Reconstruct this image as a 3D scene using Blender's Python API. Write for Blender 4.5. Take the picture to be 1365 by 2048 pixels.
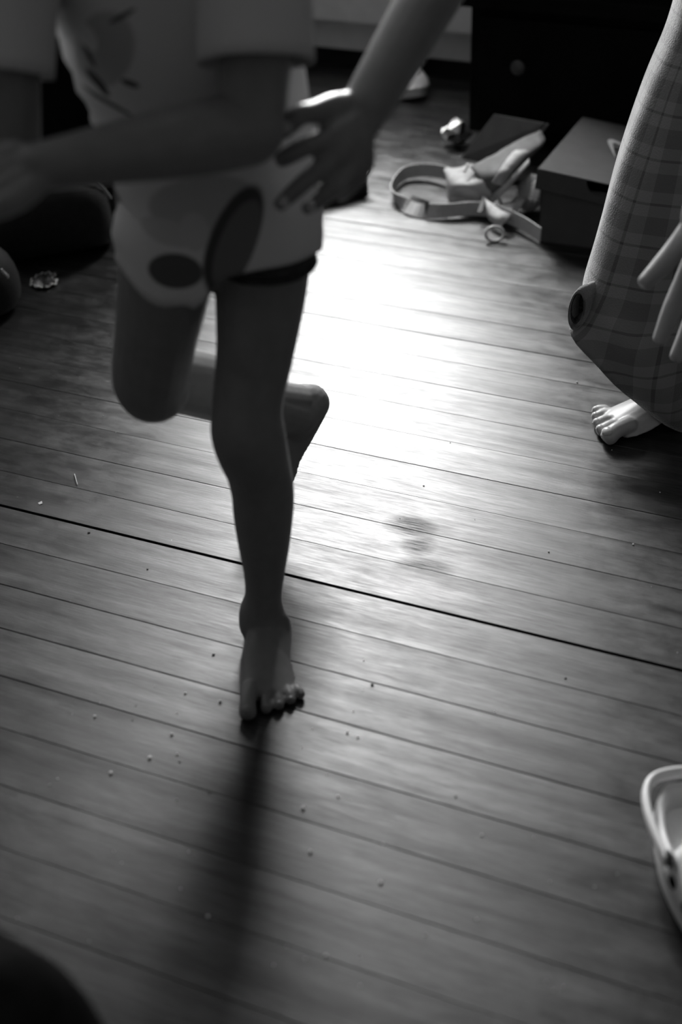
import bpy, bmesh, math, random
import numpy as np
from mathutils import Vector, Matrix

random.seed(7)
rng = np.random.default_rng(7)
for o in list(bpy.data.objects):
    bpy.data.objects.remove(o)
scene = bpy.context.scene
C = scene.collection

# ------------------------------------------------------------------ camera
FPX, CAMH = 2844.0, 1.2
PITCH, ROLL = math.radians(35.21), math.radians(-2.15)
cp, sp = math.cos(PITCH), math.sin(PITCH)
cr, sr = math.cos(ROLL), math.sin(ROLL)
AX, AU, FW = np.array([1., 0, 0]), np.array([0, sp, cp]), np.array([0, cp, -sp])
RT, UP, CO = cr * AX + sr * AU, -sr * AX + cr * AU, np.array([0, 0, CAMH])
cam_d = bpy.data.cameras.new('camera')
cam = bpy.data.objects.new('camera', cam_d)
C.objects.link(cam)
cam_d.sensor_fit = 'VERTICAL'
cam_d.sensor_height = 36.0
cam_d.sensor_width = 24.0
cam_d.lens = 50.0
cam_d.clip_start = 0.02
cam_d.dof.use_dof = True
cam_d.dof.focus_distance = 2.12
cam_d.dof.aperture_fstop = 2.4
m = Matrix.Identity(4)
for i in range(3):
    m[i][0], m[i][1], m[i][2], m[i][3] = RT[i], UP[i], -FW[i], CO[i]
cam.matrix_world = m
scene.camera = cam
scene.view_settings.view_transform = 'Standard'
scene.view_settings.look = 'None'
scene.view_settings.gamma = 1.0
scene.view_settings.use_curve_mapping = False
scene.view_settings.exposure = 0.0

# ------------------------------------------------------------------ light
TH = math.radians(24.48)                       # the boards run at this angle
DU = np.array([math.cos(TH), -math.sin(TH), 0])  # along the boards and the back wall
DN = np.array([math.sin(TH), math.cos(TH), 0])   # towards the back wall
WALL_D = 3.40
U0, U1, D0 = -2.9, 1.25, -1.6
WIN_U, WIN_W, WIN_Z0, WIN_Z1 = -1.65, 0.92, 0.84, 2.14


def room(u, d, z=0.0):
    return u * DU + d * DN + np.array([0, 0, z])


world = bpy.data.worlds.new('sky')
scene.world = world
world.use_nodes = True
world.node_tree.nodes['Background'].inputs[0].default_value = (0.8, 0.8, 0.8, 1)
world.node_tree.nodes['Background'].inputs[1].default_value = 1.0
ld = bpy.data.lights.new('window_daylight', 'AREA')
ld.shape = 'RECTANGLE'
ld.size, ld.size_y = WIN_W, WIN_Z1 - WIN_Z0
ld.energy = 230.0
lo = bpy.data.objects.new('window_daylight', ld)
C.objects.link(lo)
lm = Matrix.Identity(4)
zc, xc, yc = DN, DU, np.array([0, 0, 1.0])   # area lamps shine along -Z
for i in range(3):
    lm[i][0], lm[i][1], lm[i][2] = -xc[i], yc[i], zc[i]
lp = room(WIN_U, WALL_D + 0.13, (WIN_Z0 + WIN_Z1) / 2)
for i in range(3):
    lm[i][3] = lp[i]
lo.matrix_world = lm


# ------------------------------------------------------------------ helpers
def ray(x, y):
    return (x - 682.5) / FPX * RT - (y - 1024) / FPX * UP + FW


def gz(x, y, z=0.0):
    d = ray(x, y)
    return CO + d * ((z - CAMH) / d[2])


def gy(x, y, Y):
    d = ray(x, y)
    return CO + d * (Y / d[1])


def ppm(p):
    return FPX / ((np.asarray(p) - CO) @ FW)


def nrm(v):
    v = np.asarray(v, float)
    return v / (np.linalg.norm(v) + 1e-12)


MATS = {}


def mat(name, v, rough=0.6, spec=0.3, metal=0.0, noise=0.0, scale=30.0, bump=0.0, bscale=80.0, sheen=0.0):
    if name in MATS:
        return MATS[name]
    M = bpy.data.materials.new(name)
    M.use_nodes = True
    nt = M.node_tree
    b = nt.nodes['Principled BSDF']
    b.inputs['Base Color'].default_value = (v, v, v, 1)
    b.inputs['Roughness'].default_value = rough
    b.inputs['Specular IOR Level'].default_value = spec
    b.inputs['Metallic'].default_value = metal
    if sheen:
        b.inputs['Sheen Weight'].default_value = sheen
        b.inputs['Sheen Roughness'].default_value = 0.4
    tc = nt.nodes.new('ShaderNodeTexCoord')
    if noise:
        n = nt.nodes.new('ShaderNodeTexNoise')
        n.inputs['Scale'].default_value = scale
        n.inputs['Detail'].default_value = 5
        r = nt.nodes.new('ShaderNodeMapRange')
        r.inputs[1].default_value, r.inputs[2].default_value = 0.3, 0.7
        r.inputs[3].default_value, r.inputs[4].default_value = v * (1 - noise), v * (1 + noise)
        nt.links.new(tc.outputs['Object'], n.inputs['Vector'])
        nt.links.new(n.outputs[0], r.inputs[0])
        nt.links.new(r.outputs[0], b.inputs['Base Color'])
    if bump:
        n2 = nt.nodes.new('ShaderNodeTexNoise')
        n2.inputs['Scale'].default_value = bscale
        n2.inputs['Detail'].default_value = 4
        bn = nt.nodes.new('ShaderNodeBump')
        bn.inputs['Strength'].default_value = bump
        bn.inputs['Distance'].default_value = 0.004
        nt.links.new(tc.outputs['Object'], n2.inputs['Vector'])
        nt.links.new(n2.outputs[0], bn.inputs['Height'])
        nt.links.new(bn.outputs[0], b.inputs['Normal'])
    MATS[name] = M
    return M


class MB:
    def __init__(s):
        s.v, s.f = [], []

    def add(s, V, Fc):
        k = len(s.v)
        s.v += [tuple(map(float, p)) for p in V]
        s.f += [tuple(i + k for i in q) for q in Fc]
        return s

    def box(s, c, sz, axes=(AX, np.array([0, 1., 0]), np.array([0, 0, 1.]))):
        c = np.asarray(c, float)
        V = [c + axes[0] * sz[0] * i / 2 + axes[1] * sz[1] * j / 2 + axes[2] * sz[2] * k / 2
             for k in (-1, 1) for j in (-1, 1) for i in (-1, 1)]
        return s.add(V, [(0, 2, 3, 1), (4, 5, 7, 6), (0, 1, 5, 4), (2, 6, 7, 3), (0, 4, 6, 2), (1, 3, 7, 5)])

    def rings(s, R, cap=True, closed=False):
        """R: list of rings (each an array n x 3)"""
        n = len(R[0])
        V = [p for r in R for p in r]
        Fc = []
        m = len(R)
        for i in range(m if closed else m - 1):
            for j in range(n):
                a, b = i * n + j, i * n + (j + 1) % n
                c, d = ((i + 1) % m) * n + (j + 1) % n, ((i + 1) % m) * n + j
                Fc.append((a, b, c, d))
        if cap and not closed:
            Fc.append(tuple(reversed(range(n))))
            Fc.append(tuple(range((m - 1) * n, m * n)))
        return s.add(V, Fc)

    def tube(s, pts, rad, n=16, sub=4, ref=None, cap=True, ends=True):
        """smooth tapered tube; rad entries are r or (r_side, r_depth); ends adds round caps"""
        P = np.array([np.asarray(p, float) for p in pts])
        Rr = np.array([(r, r) if np.isscalar(r) else r for r in rad], float)
        P, Rr = cat(P, sub), cat(Rr, sub)
        T = np.gradient(P, axis=0)
        T = np.array([nrm(t) for t in T])
        R = []
        e = None
        for i in range(len(P)):
            if ref is not None:
                e1 = nrm(np.asarray(ref) - T[i] * (np.asarray(ref) @ T[i]))
            else:
                if e is None:
                    a = np.array([1., 0, 0]) if abs(T[i][0]) < 0.8 else np.array([0, 1., 0])
                    e1 = nrm(a - T[i] * (a @ T[i]))
                else:
                    e1 = nrm(e - T[i] * (e @ T[i]))
                e = e1
            e2 = np.cross(T[i], e1)
            R.append((P[i], e1, e2, Rr[i], T[i]))
        rings = []
        if ends:
            for q in (0.25, 0.55, 0.85):
                c0, e1, e2, r, t = R[0]
                k = math.sqrt(1 - (1 - q) ** 2) if q < 1 else 1
                rings.append((c0 - t * min(r) * (1 - q), e1, e2, r * k, t))
        rings += R
        if ends:
            for q in (0.85, 0.55, 0.25):
                c0, e1, e2, r, t = R[-1]
                k = math.sqrt(1 - (1 - q) ** 2)
                rings.append((c0 + t * min(r) * (1 - q), e1, e2, r * k, t))
        out = []
        for c0, e1, e2, r, t in rings:
            out.append([c0 + e1 * r[0] * math.cos(2 * math.pi * j / n) + e2 * r[1] * math.sin(2 * math.pi * j / n)
                        for j in range(n)])
        return s.rings(out, cap)

    def ell(s, c, r, axes=None, n=16, m=10):
        c = np.asarray(c, float)
        if np.isscalar(r):
            r = (r, r, r)
        if axes is None:
            axes = (AX, np.array([0, 1., 0]), np.array([0, 0, 1.]))
        V = [c - axes[2] * r[2]]
        for i in range(1, m):
            a = -math.pi / 2 + math.pi * i / m
            for j in range(n):
                b = 2 * math.pi * j / n
                V.append(c + axes[0] * r[0] * math.cos(a) * math.cos(b) + axes[1] * r[1] * math.cos(a) * math.sin(b)
                         + axes[2] * r[2] * math.sin(a))
        V.append(c + axes[2] * r[2])
        Fc = [(0, 1 + (j + 1) % n, 1 + j) for j in range(n)]
        for i in range(m - 2):
            for j in range(n):
                a, b = 1 + i * n + j, 1 + i * n + (j + 1) % n
                Fc.append((a, b, b + n, a + n))
        L = len(V) - 1
        Fc += [(L, L - n + j, L - n + (j + 1) % n) for j in range(n)]
        return s.add(V, Fc)

    def build(s, name, material, parent=None, smooth=False, mods=(), bevel=0.0):
        me = bpy.data.meshes.new(name)
        V = s.v
        if parent is not None:
            off = np.array(parent_world(parent))
            V = [tuple(np.array(p) - off) for p in V]
        me.from_pydata(V, [], s.f)
        me.update()
        o = bpy.data.objects.new(name, me)
        C.objects.link(o)
        if bevel:
            md = o.modifiers.new('bevel', 'BEVEL')
            md.width = bevel
            md.segments = 2
        for t, kw in mods:
            md = o.modifiers.new(t.lower(), t)
            for k, val in kw.items():
                setattr(md, k, val)
        if mods or bevel:
            bpy.context.view_layer.update()
            dg = bpy.context.evaluated_depsgraph_get()
            new = bpy.data.meshes.new_from_object(o.evaluated_get(dg), depsgraph=dg)
            o.modifiers.clear()
            o.data = new
            bpy.data.meshes.remove(me)
            new.name = name
        o.data.materials.clear()
        o.data.materials.append(material)
        if smooth:
            for p in o.data.polygons:
                p.use_smooth = True
        if parent is not None:
            o.parent = parent
        return o


def parent_world(p):
    v = np.array(p.location)
    while p.parent is not None:
        p = p.parent
        v = v + np.array(p.location)
    return v


def cat(P, sub):
    """Catmull-Rom resample"""
    P = np.asarray(P, float)
    if len(P) < 3 or sub <= 1:
        return P
    Q = np.vstack([2 * P[0] - P[1], P, 2 * P[-1] - P[-2]])
    out = []
    for i in range(1, len(Q) - 2):
        for k in range(sub):
            t = k / sub
            a, b, c, d = Q[i - 1], Q[i], Q[i + 1], Q[i + 2]
            out.append(0.5 * (2 * b + (c - a) * t + (2 * a - 5 * b + 4 * c - d) * t * t
                              + (3 * b - a - 3 * c + d) * t ** 3))
    out.append(P[-1])
    return np.array(out)


def tag(o, label=None, catg=None, group=None, kind=None):
    if label:
        o['label'] = label
    if catg:
        o['category'] = catg
    if group:
        o['group'] = group
    if kind:
        o['kind'] = kind
    return o


def thing(name, loc, label, catg, group=None):
    o = bpy.data.objects.new(name, None)
    o.empty_display_size = 0.05
    C.objects.link(o)
    o.location = tuple(map(float, loc))
    return tag(o, label, catg, group)


REMESH = lambda v, it=5: (('REMESH', dict(mode='VOXEL', voxel_size=v)), ('SMOOTH', dict(factor=0.5, iterations=it)))
SOLID = lambda t: ('SOLIDIFY', dict(thickness=t, offset=0.0))
SUBS = lambda l: ('SUBSURF', dict(levels=l, render_levels=l))

# ------------------------------------------------------------------ materials
skin_a = mat('skin', 0.22, 0.42, 0.4, noise=0.06, scale=60, bump=0.05, bscale=220)
skin_b = mat('skin_fair', 0.42, 0.42, 0.4, noise=0.06, scale=60, bump=0.06, bscale=200)
hair_m = mat('hair', 0.03, 0.5, 0.4, bump=0.4, bscale=90)
eye_m = mat('eye', 0.6, 0.15, 0.5)
nail_m = mat('nail', 0.5, 0.25, 0.5)
dark_cloth = mat('dark_cloth', 0.02, 0.9, 0.1, noise=0.3, scale=40, bump=0.3, bscale=300)
short_m = mat('shorts_denim', 0.06, 0.85, 0.1, noise=0.25, scale=90, bump=0.4, bscale=500)
paint_m = mat('painted_board', 0.80, 0.55, 0.3, noise=0.06, scale=20, bump=0.1, bscale=60)
plaster = mat('plaster', 0.20, 0.9, 0.1, noise=0.05, scale=8)
black_m = mat('black_paint', 0.012, 0.6, 0.2, noise=0.2, scale=30)
dresser_m = mat('dark_furniture', 0.005, 0.6, 0.05, noise=0.3, scale=12)


def wood_material():
    M = bpy.data.materials.new('floor_boards')
    M.use_nodes = True
    nt = M.node_tree
    N, Lk = nt.nodes, nt.links
    b = N['Principled BSDF']
    tc = N.new('ShaderNodeTexCoord')
    oi = N.new('ShaderNodeObjectInfo')
    cx = N.new('ShaderNodeCombineXYZ')
    mul = N.new('ShaderNodeMath')
    mul.operation = 'MULTIPLY'
    mul.inputs[1].default_value = 37.0
    Lk.new(oi.outputs['Random'], mul.inputs[0])
    Lk.new(mul.outputs[0], cx.inputs[0])
    Lk.new(mul.outputs[0], cx.inputs[2])
    ad = N.new('ShaderNodeVectorMath')
    Lk.new(tc.outputs['Object'], ad.inputs[0])
    Lk.new(cx.outputs[0], ad.inputs[1])

    def noise(scale_vec, detail=6, rough=0.6, dist=0.0):
        mp = N.new('ShaderNodeMapping')
        mp.inputs['Scale'].default_value = scale_vec
        Lk.new(ad.outputs[0], mp.inputs['Vector'])
        n = N.new('ShaderNodeTexNoise')
        n.inputs['Scale'].default_value = 1.0
        n.inputs['Detail'].default_value = detail
        n.inputs['Roughness'].default_value = rough
        n.inputs['Distortion'].default_value = dist
        Lk.new(mp.outputs[0], n.inputs['Vector'])
        return n.outputs[0]

    def rng_(x, a, bb, c, d):
        r = N.new('ShaderNodeMapRange')
        for i, v in zip((1, 2, 3, 4), (a, bb, c, d)):
            r.inputs[i].default_value = v
        Lk.new(x, r.inputs[0])
        return r.outputs[0]

    def math_(op, x, y):
        q = N.new('ShaderNodeMath')
        q.operation = op
        for i, v in enumerate((x, y)):
            if isinstance(v, (int, float)):
                q.inputs[i].default_value = v
            else:
                Lk.new(v, q.inputs[i])
        return q.outputs[0]

    streak = noise((26, 430, 1), 4, 0.65, 0.2)          # fine grain
    band = noise((2.6, 42, 1), 4, 0.55, 0.5)          # broad grain bands
    blotch = noise((16, 34, 1), 6, 0.7)              # worn finish
    speck = noise((90, 300, 1), 2, 0.5)
    base = math_('MULTIPLY', rng_(streak, 0.3, 0.7, 0.55, 1.35), rng_(band, 0.3, 0.7, 0.74, 1.22))
    base = math_('MULTIPLY', base, rng_(blotch, 0.3, 0.7, 0.84, 1.14))
    base = math_('MULTIPLY', base, rng_(oi.outputs['Random'], 0, 1, 0.78, 1.2))
    base = math_('MULTIPLY', base, rng_(speck, 0.68, 0.74, 1.0, 0.55))
    # worn dark scuff with its own outline, fixed to the floor
    geo = N.new('ShaderNodeNewGeometry')
    scuff = None
    for (px, py, su, sd) in ((822, 1052, 0.034, 0.026), (838, 1092, 0.022, 0.024), (850, 1132, 0.036, 0.017)):
        g = gz(px, py)
        sub = N.new('ShaderNodeVectorMath')
        sub.operation = 'SUBTRACT'
        sub.inputs[1].default_value = tuple(g)
        Lk.new(geo.outputs['Position'], sub.inputs[0])
        outs = []
        for ax, s_ in ((DU, su), (DN, sd)):
            dt = N.new('ShaderNodeVectorMath')
            dt.operation = 'DOT_PRODUCT'
            dt.inputs[1].default_value = tuple(ax / s_)
            Lk.new(sub.outputs[0], dt.inputs[0])
            outs.append(math_('MULTIPLY', dt.outputs['Value'], dt.outputs['Value']))
        dd = math_('ADD', outs[0], outs[1])
        k = rng_(dd, 0.0, 1.7, 1.0, 0.0)
        scuff = k if scuff is None else math_('MAXIMUM', scuff, k)
    fine = noise((30, 420, 1), 4, 0.7)
    scuff = math_('MULTIPLY', scuff, rng_(fine, 0.32, 0.62, 0.12, 1.0))
    base = math_('MULTIPLY', base, rng_(scuff, 0, 1, 1.0, 0.12))
    col = math_('MULTIPLY', base, 0.018)
    bn = N.new('ShaderNodeBump')
    bn.inputs['Strength'].default_value = 0.10
    bn.inputs['Distance'].default_value = 0.002
    Lk.new(math_('ADD', streak, math_('MULTIPLY', blotch, 0.8)), bn.inputs['Height'])
    # varnish over wood: a diffuse ground under a rough glossy coat weighted by Fresnel
    N.remove(b)
    df = N.new('ShaderNodeBsdfDiffuse')
    Lk.new(col, df.inputs['Color'])
    gs = N.new('ShaderNodeBsdfAnisotropic')
    gs.distribution = 'BECKMANN'
    gs.inputs['Anisotropy'].default_value = 0.0
    gs.inputs['Color'].default_value = (1, 1, 1, 1)
    ro = math_('ADD', rng_(blotch, 0.3, 0.7, 0.39, 0.48), rng_(streak, 0.3, 0.7, 0.03, -0.03))
    Lk.new(ro, gs.inputs['Roughness'])
    Lk.new(bn.outputs[0], gs.inputs['Normal'])
    Lk.new(bn.outputs[0], df.inputs['Normal'])
    fr = N.new('ShaderNodeFresnel')
    fr.inputs['IOR'].default_value = 1.62
    g = math_('MULTIPLY', rng_(band, 0.3, 0.7, 0.72, 1.10), rng_(streak, 0.3, 0.7, 0.78, 1.12))
    g = math_('MULTIPLY', g, rng_(oi.outputs['Random'], 0, 1, 0.86, 1.08))
    g = math_('MULTIPLY', g, rng_(scuff, 0, 1, 1.0, 0.16))
    fac = math_('MULTIPLY', fr.outputs[0], g)
    mxs = N.new('ShaderNodeMixShader')
    Lk.new(fac, mxs.inputs[0])
    Lk.new(df.outputs[0], mxs.inputs[1])
    Lk.new(gs.outputs[0], mxs.inputs[2])
    Lk.new(mxs.outputs[0], N['Material Output'].inputs[0])
    return M


wood = wood_material()

# ------------------------------------------------------------------ floor
floor = MB()
floor.box(room((U0 + U1) / 2, (D0 + WALL_D) / 2 + .06, -0.045), (U1 - U0 + .2, WALL_D - D0 + .14, 0.03), (DU, DN, np.array([0, 0, 1.])))
floor_o = floor.build('floor', mat('subfloor', 0.01, 0.9, 0.0))
tag(floor_o, 'worn varnished floor of narrow wooden boards', None, kind='structure')
PITCHW, OFF = 0.0668 * CAMH, 1.1525 * CAMH       # board pitch and the position of the wide open joint


def plank_mesh(name, length, w, h=0.03, bev=0.0004):
    bm = bmesh.new()
    bmesh.ops.create_cube(bm, size=1.0)
    for v in bm.verts:
        v.co.x *= length
        v.co.y *= w
        v.co.z = v.co.z * h - h / 2
    top = [e for e in bm.edges if all(abs(v.co.z) < 1e-6 for v in e.verts)]
    bmesh.ops.bevel(bm, geom=top, offset=bev, segments=1, affect='EDGES')
    me = bpy.data.meshes.new(name)
    bm.to_mesh(me)
    bm.free()
    me.materials.append(wood)
    return me


LEN = U1 - U0 - 0.01
gap = {0: 0.0046, 3: 0.0022, 4: 0.0015, -8: 0.0013, -9: 0.0011, 2: 0.0012, -2: 0.0012}
mcache = {}
rotz = -TH
kmin, kmax = -int((WALL_D - OFF) / PITCHW) - 1, int((OFF - D0) / PITCHW)
for k in range(kmin, kmax + 1):
    # board k lies between joint k (far side) and joint k+1 (near side)
    far, near = OFF - k * PITCHW, OFF - (k + 1) * PITCHW
    far -= gap.get(k, 0.0006) / 2
    near += gap.get(k + 1, 0.0006) / 2
    far = min(far, WALL_D + 0.015)
    if far - near < 0.01:
        continue
    key = round(far - near, 4)
    if key not in mcache:
        mcache[key] = plank_mesh('plank', LEN, far - near)
    o = bpy.data.objects.new('plank', mcache[key])
    C.objects.link(o)
    o.parent = floor_o
    p = room((U0 + U1) / 2, (far + near) / 2, random.uniform(-0.0004, 0.0004))
    o.location = tuple(p)
    o.rotation_euler = (random.uniform(-0.003, 0.003), 0, rotz)

# ------------------------------------------------------------------ room shell
ZA = np.array([0, 0, 1.])
RA = (DU, DN, ZA)
HT = 2.45


def struct(name, mb, m_, parent=None, label=None, **kw):
    o = mb.build(name, m_, parent, **kw)
    if parent is None:
        tag(o, label, None, kind='structure')
    return o


wb = MB()
wl, wr = WIN_U - WIN_W / 2, WIN_U + WIN_W / 2
wd = WALL_D + 0.06
wb.box(room((U0 + wl) / 2, wd, (HT + .30) / 2), (wl - U0, 0.12, HT - .30), RA)
wb.box(room((wr + U1) / 2, wd, (HT + .30) / 2), (U1 - wr, 0.12, HT - .30), RA)
wb.box(room(WIN_U, wd, (WIN_Z0 + .30) / 2), (WIN_W, 0.12, WIN_Z0 - .30), RA)
wb.box(room(WIN_U, wd, (WIN_Z1 + HT) / 2), (WIN_W, 0.12, HT - WIN_Z1), RA)
struct('wall_back', wb, plaster, label='back wall with a window above the painted skirting')
bb = MB()
bb.box(room((U0 + U1) / 2, WALL_D + 0.055, 0.087), (U1 - U0, 0.11, 0.074), RA)
struct('baseboard_back', bb, mat('skirting_paint', 0.62, 0.5, 0.3, noise=0.05, scale=25), label='painted skirting board along the back wall', bevel=0.003)
tb = MB()
tb.box(room((U0 + U1) / 2, WALL_D + 0.045, 0.213), (U1 - U0, 0.132, 0.173), RA)
struct('trim_1', tb, paint_m, label='pale grained board above the skirting', bevel=0.004)
tk = MB()
tk.box(room((U0 + U1) / 2, WALL_D + 0.07, 0.010), (U1 - U0, 0.10, 0.080), RA)
struct('trim_2', tk, black_m, label='black recessed strip under the skirting')
for nm, c_, sz in (('wall_left', room(U0 - .05, (D0 + WALL_D) / 2, HT / 2), (0.1, WALL_D - D0, HT)),
                   ('wall_right', room(U1 + .05, (D0 + WALL_D) / 2, HT / 2), (0.1, WALL_D - D0, HT)),
                   ('wall_front', room((U0 + U1) / 2, D0 - .05, HT / 2), (U1 - U0, 0.1, HT)),
                   ('ceiling', room((U0 + U1) / 2, (D0 + WALL_D) / 2, HT + .05), (U1 - U0, WALL_D - D0, 0.1))):
    struct(nm, MB().box(c_, sz, RA), plaster, label='plain plastered ' + nm.replace('_', ' '))
# window
wf = MB()
fw_ = 0.05
for uu in (wl + fw_ / 2, wr - fw_ / 2):
    wf.box(room(uu, WALL_D + 0.06, (WIN_Z0 + WIN_Z1) / 2), (fw_, 0.08, WIN_Z1 - WIN_Z0), RA)
for zz in (WIN_Z0 + fw_ / 2, WIN_Z1 - fw_ / 2):
    wf.box(room(WIN_U, WALL_D + 0.06, zz), (WIN_W - 2 * fw_, 0.08, fw_), RA)
win = struct('window_1', wf, paint_m, label='wooden window in the back wall')
MB().box(room(WIN_U, WALL_D + 0.06, (WIN_Z0 + WIN_Z1) / 2), (WIN_W - 2 * fw_, 0.05, 0.035), RA).build('meeting_rail', paint_m, win)
gm = bpy.data.materials.new('window_glass')
gm.use_nodes = True
nt = gm.node_tree
nt.nodes.remove(nt.nodes['Principled BSDF'])
tr, gl, mx = nt.nodes.new('ShaderNodeBsdfTransparent'), nt.nodes.new('ShaderNodeBsdfGlossy'), nt.nodes.new('ShaderNodeMixShader')
gl.inputs['Roughness'].default_value = 0.02
mx.inputs[0].default_value = 0.06
nt.links.new(tr.outputs[0], mx.inputs[1])
nt.links.new(gl.outputs[0], mx.inputs[2])
nt.links.new(mx.outputs[0], nt.nodes['Material Output'].inputs[0])
for z0, z1 in ((WIN_Z0 + fw_, (WIN_Z0 + WIN_Z1) / 2 - .018), ((WIN_Z0 + WIN_Z1) / 2 + .018, WIN_Z1 - fw_)):
    MB().box(room(WIN_U, WALL_D + 0.07, (z0 + z1) / 2), (WIN_W - 2 * fw_, 0.004, z1 - z0), RA).build('pane', gm, win)


# ------------------------------------------------------------------ people
def foot(mb, heel, f, med, L, W, ank, lift=0.0, up=ZA, toes=None):
    """heel: back of the heel on the ground, f: direction of the toes, med: direction of the big toe side"""
    f, med, up = nrm(f), nrm(med), nrm(up)
    heel = np.asarray(heel, float)
    secs = [(.03, .34, .30), (.10, .42, .52), (.22, .44, .70), (.36, .42, .66), (.50, .44, .52),
            (.63, .49, .40), (.74, .50, .31), (.82, .46, .24)]
    R = []
    n = 18
    for t, hw, h in secs:
        hw, h = hw * W, h * W
        sh = (0.06 * W if t < .5 else 0.0) - 0.06 * W
        arch = 0.10 * W * math.exp(-((t - .42) / .13) ** 2)
        c = heel + f * L * t - med * sh
        ring = []
        for j in range(n):
            a = 2 * math.pi * j / n
            x, z = math.cos(a), math.sin(a)
            zz = (z * .5 + .5)
            wid = hw * x * (1.0 if z < 0 else (1 - .35 * zz))
            hh = h * (zz if z > 0 else max(0.0, .5 + .5 * z))
            bot = arch * (1 if x > 0.2 else 0.2) * (1 - zz)
            tilt = (0.12 * h * x if (z > 0 and t > .3) else 0)
            ring.append(c + med * wid + up * (hh + bot + tilt + lift))
        R.append(ring)
    mb.rings(R)
    mb.tube([ank, heel + f * L * .27 + up * (.42 * W + lift)], [(.30 * W), (.38 * W)], ends=True)
    # toes
    tl = toes or [(.375, 1.0, .150), (.125, .975, .102), (-.075, .945, .096), (-.26, .905, .090), (-.425, .855, .084)]
    tips = []
    for s_, e_, r in tl:
        r = r * W
        a0 = heel + f * L * .77 + med * W * s_ * .88 + up * (r * 1.35 + lift)
        a1 = heel + f * L * ((.74 + e_) / 2 + .01) + med * W * s_ * 1.0 + up * (r * 1.35 + lift)
        a2 = heel + f * (L * e_ - r) + med * W * s_ * 1.03 + up * (r * .92 + lift)
        mb.tube([a0, a1, a2], [r * 1.0, r * .88, r * .98], n=12, sub=3)
        tips.append((a2, r))
    return tips


def hand(mb, wrist, f, p, side, s=1.0, curl=(.25, .35, .3), spread=.1, thumb=0.6):
    """f: finger direction, p: palm normal, side +1 right, -1 left; s: hand length / 0.17"""
    f = nrm(f)
    p = nrm(np.asarray(p) - f * (np.asarray(p) @ f))
    t = np.cross(f, p) * side
    K = []
    for i, (w, l, fl) in enumerate(((.030, .080, .072), (.010, .084, .080), (-.011, .080, .074), (-.030, .072, .058))):
        k = wrist + f * l * s + t * w * s
        mb.tube([wrist + f * .008 * s + t * w * .55 * s, wrist + f * l * .55 * s + t * w * .9 * s, k], [.013 * s, .0135 * s, .0105 * s], n=10, sub=2)
        d = nrm(f + t * (1.5 - i) * spread * .5)
        q = k
        pts, ang = [q], 0
        for j, seg in enumerate((.45, .32, .23)):
            ang += curl[j]
            q = q + (d * math.cos(ang) + p * math.sin(ang)) * fl * seg * s
            pts.append(q)
        mb.tube(pts, [.0092 * s, .0085 * s, .0078 * s, .0062 * s], n=10, sub=3)
    b = wrist + f * .018 * s + t * .022 * s
    td = nrm(f * .75 + t * thumb + p * .35)
    mb.tube([b - f * .01 * s, b + td * .035 * s, b + td * .06 * s + f * .006 * s, b + td * .078 * s + f * .014 * s], [.015 * s, .0125 * s, .0098 * s, .0075 * s], n=10, sub=3)


def head(mb, c, f, s):
    """c: head centre, f: facing, s: head height"""
    f = nrm(f)
    r = nrm(np.cross(f, ZA))
    u = np.cross(r, f)
    A = (r, f, u)
    mb.ell(c + u * .08 * s, (.36 * s, .42 * s, .40 * s), A, 20, 14)
    mb.ell(c + f * .10 * s - u * .17 * s, (.28 * s, .30 * s, .30 * s), A)
    mb.ell(c + f * .25 * s - u * .40 * s, (.12 * s, .12 * s, .09 * s), A)
    mb.tube([c + f * .38 * s + u * .02 * s, c + f * .46 * s - u * .13 * s], [.035 * s, .062 * s], n=10)
    mb.ell(c + f * .385 * s - u * .255 * s, (.12 * s, .05 * s, .03 * s), A)
    mb.ell(c + f * .38 * s - u * .30 * s, (.10 * s, .05 * s, .035 * s), A)
    for q in (-1, 1):
        mb.ell(c + r * q * .37 * s - f * .02 * s - u * .06 * s, (.04 * s, .08 * s, .14 * s), A)
        mb.ell(c + r * q * .15 * s + f * .36 * s + u * .10 * s, (.11 * s, .05 * s, .035 * s), A)
    return A


def face_parts(parent, c, A, s, long=False):
    r, f, u = A
    for q in (-1, 1):
        MB().ell(c + r * q * .15 * s + f * .365 * s + u * .015 * s, (.065 * s, .045 * s, .04 * s), A, 12, 8).build('eye', eye_m, parent, smooth=True)
        MB().ell(c + r * q * .15 * s + f * .402 * s + u * .015 * s, (.026 * s, .012 * s, .026 * s), A, 12, 8).build('pupil', hair_m, parent, smooth=True)
    h = MB()
    h.ell(c + u * .13 * s - f * .06 * s, (.41 * s, .44 * s, .42 * s), A, 20, 12)
    h.ell(c - f * .20 * s - u * .12 * s, (.36 * s, .26 * s, .36 * s), A)
    if long:
        h.tube([c - f * .3 * s, c - f * .38 * s - u * .45 * s, c - f * .36 * s - u * .8 * s], [.26 * s, .22 * s, .1 * s])
    h.build('hair', hair_m, parent, smooth=True, mods=REMESH(.008, 3))


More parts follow.
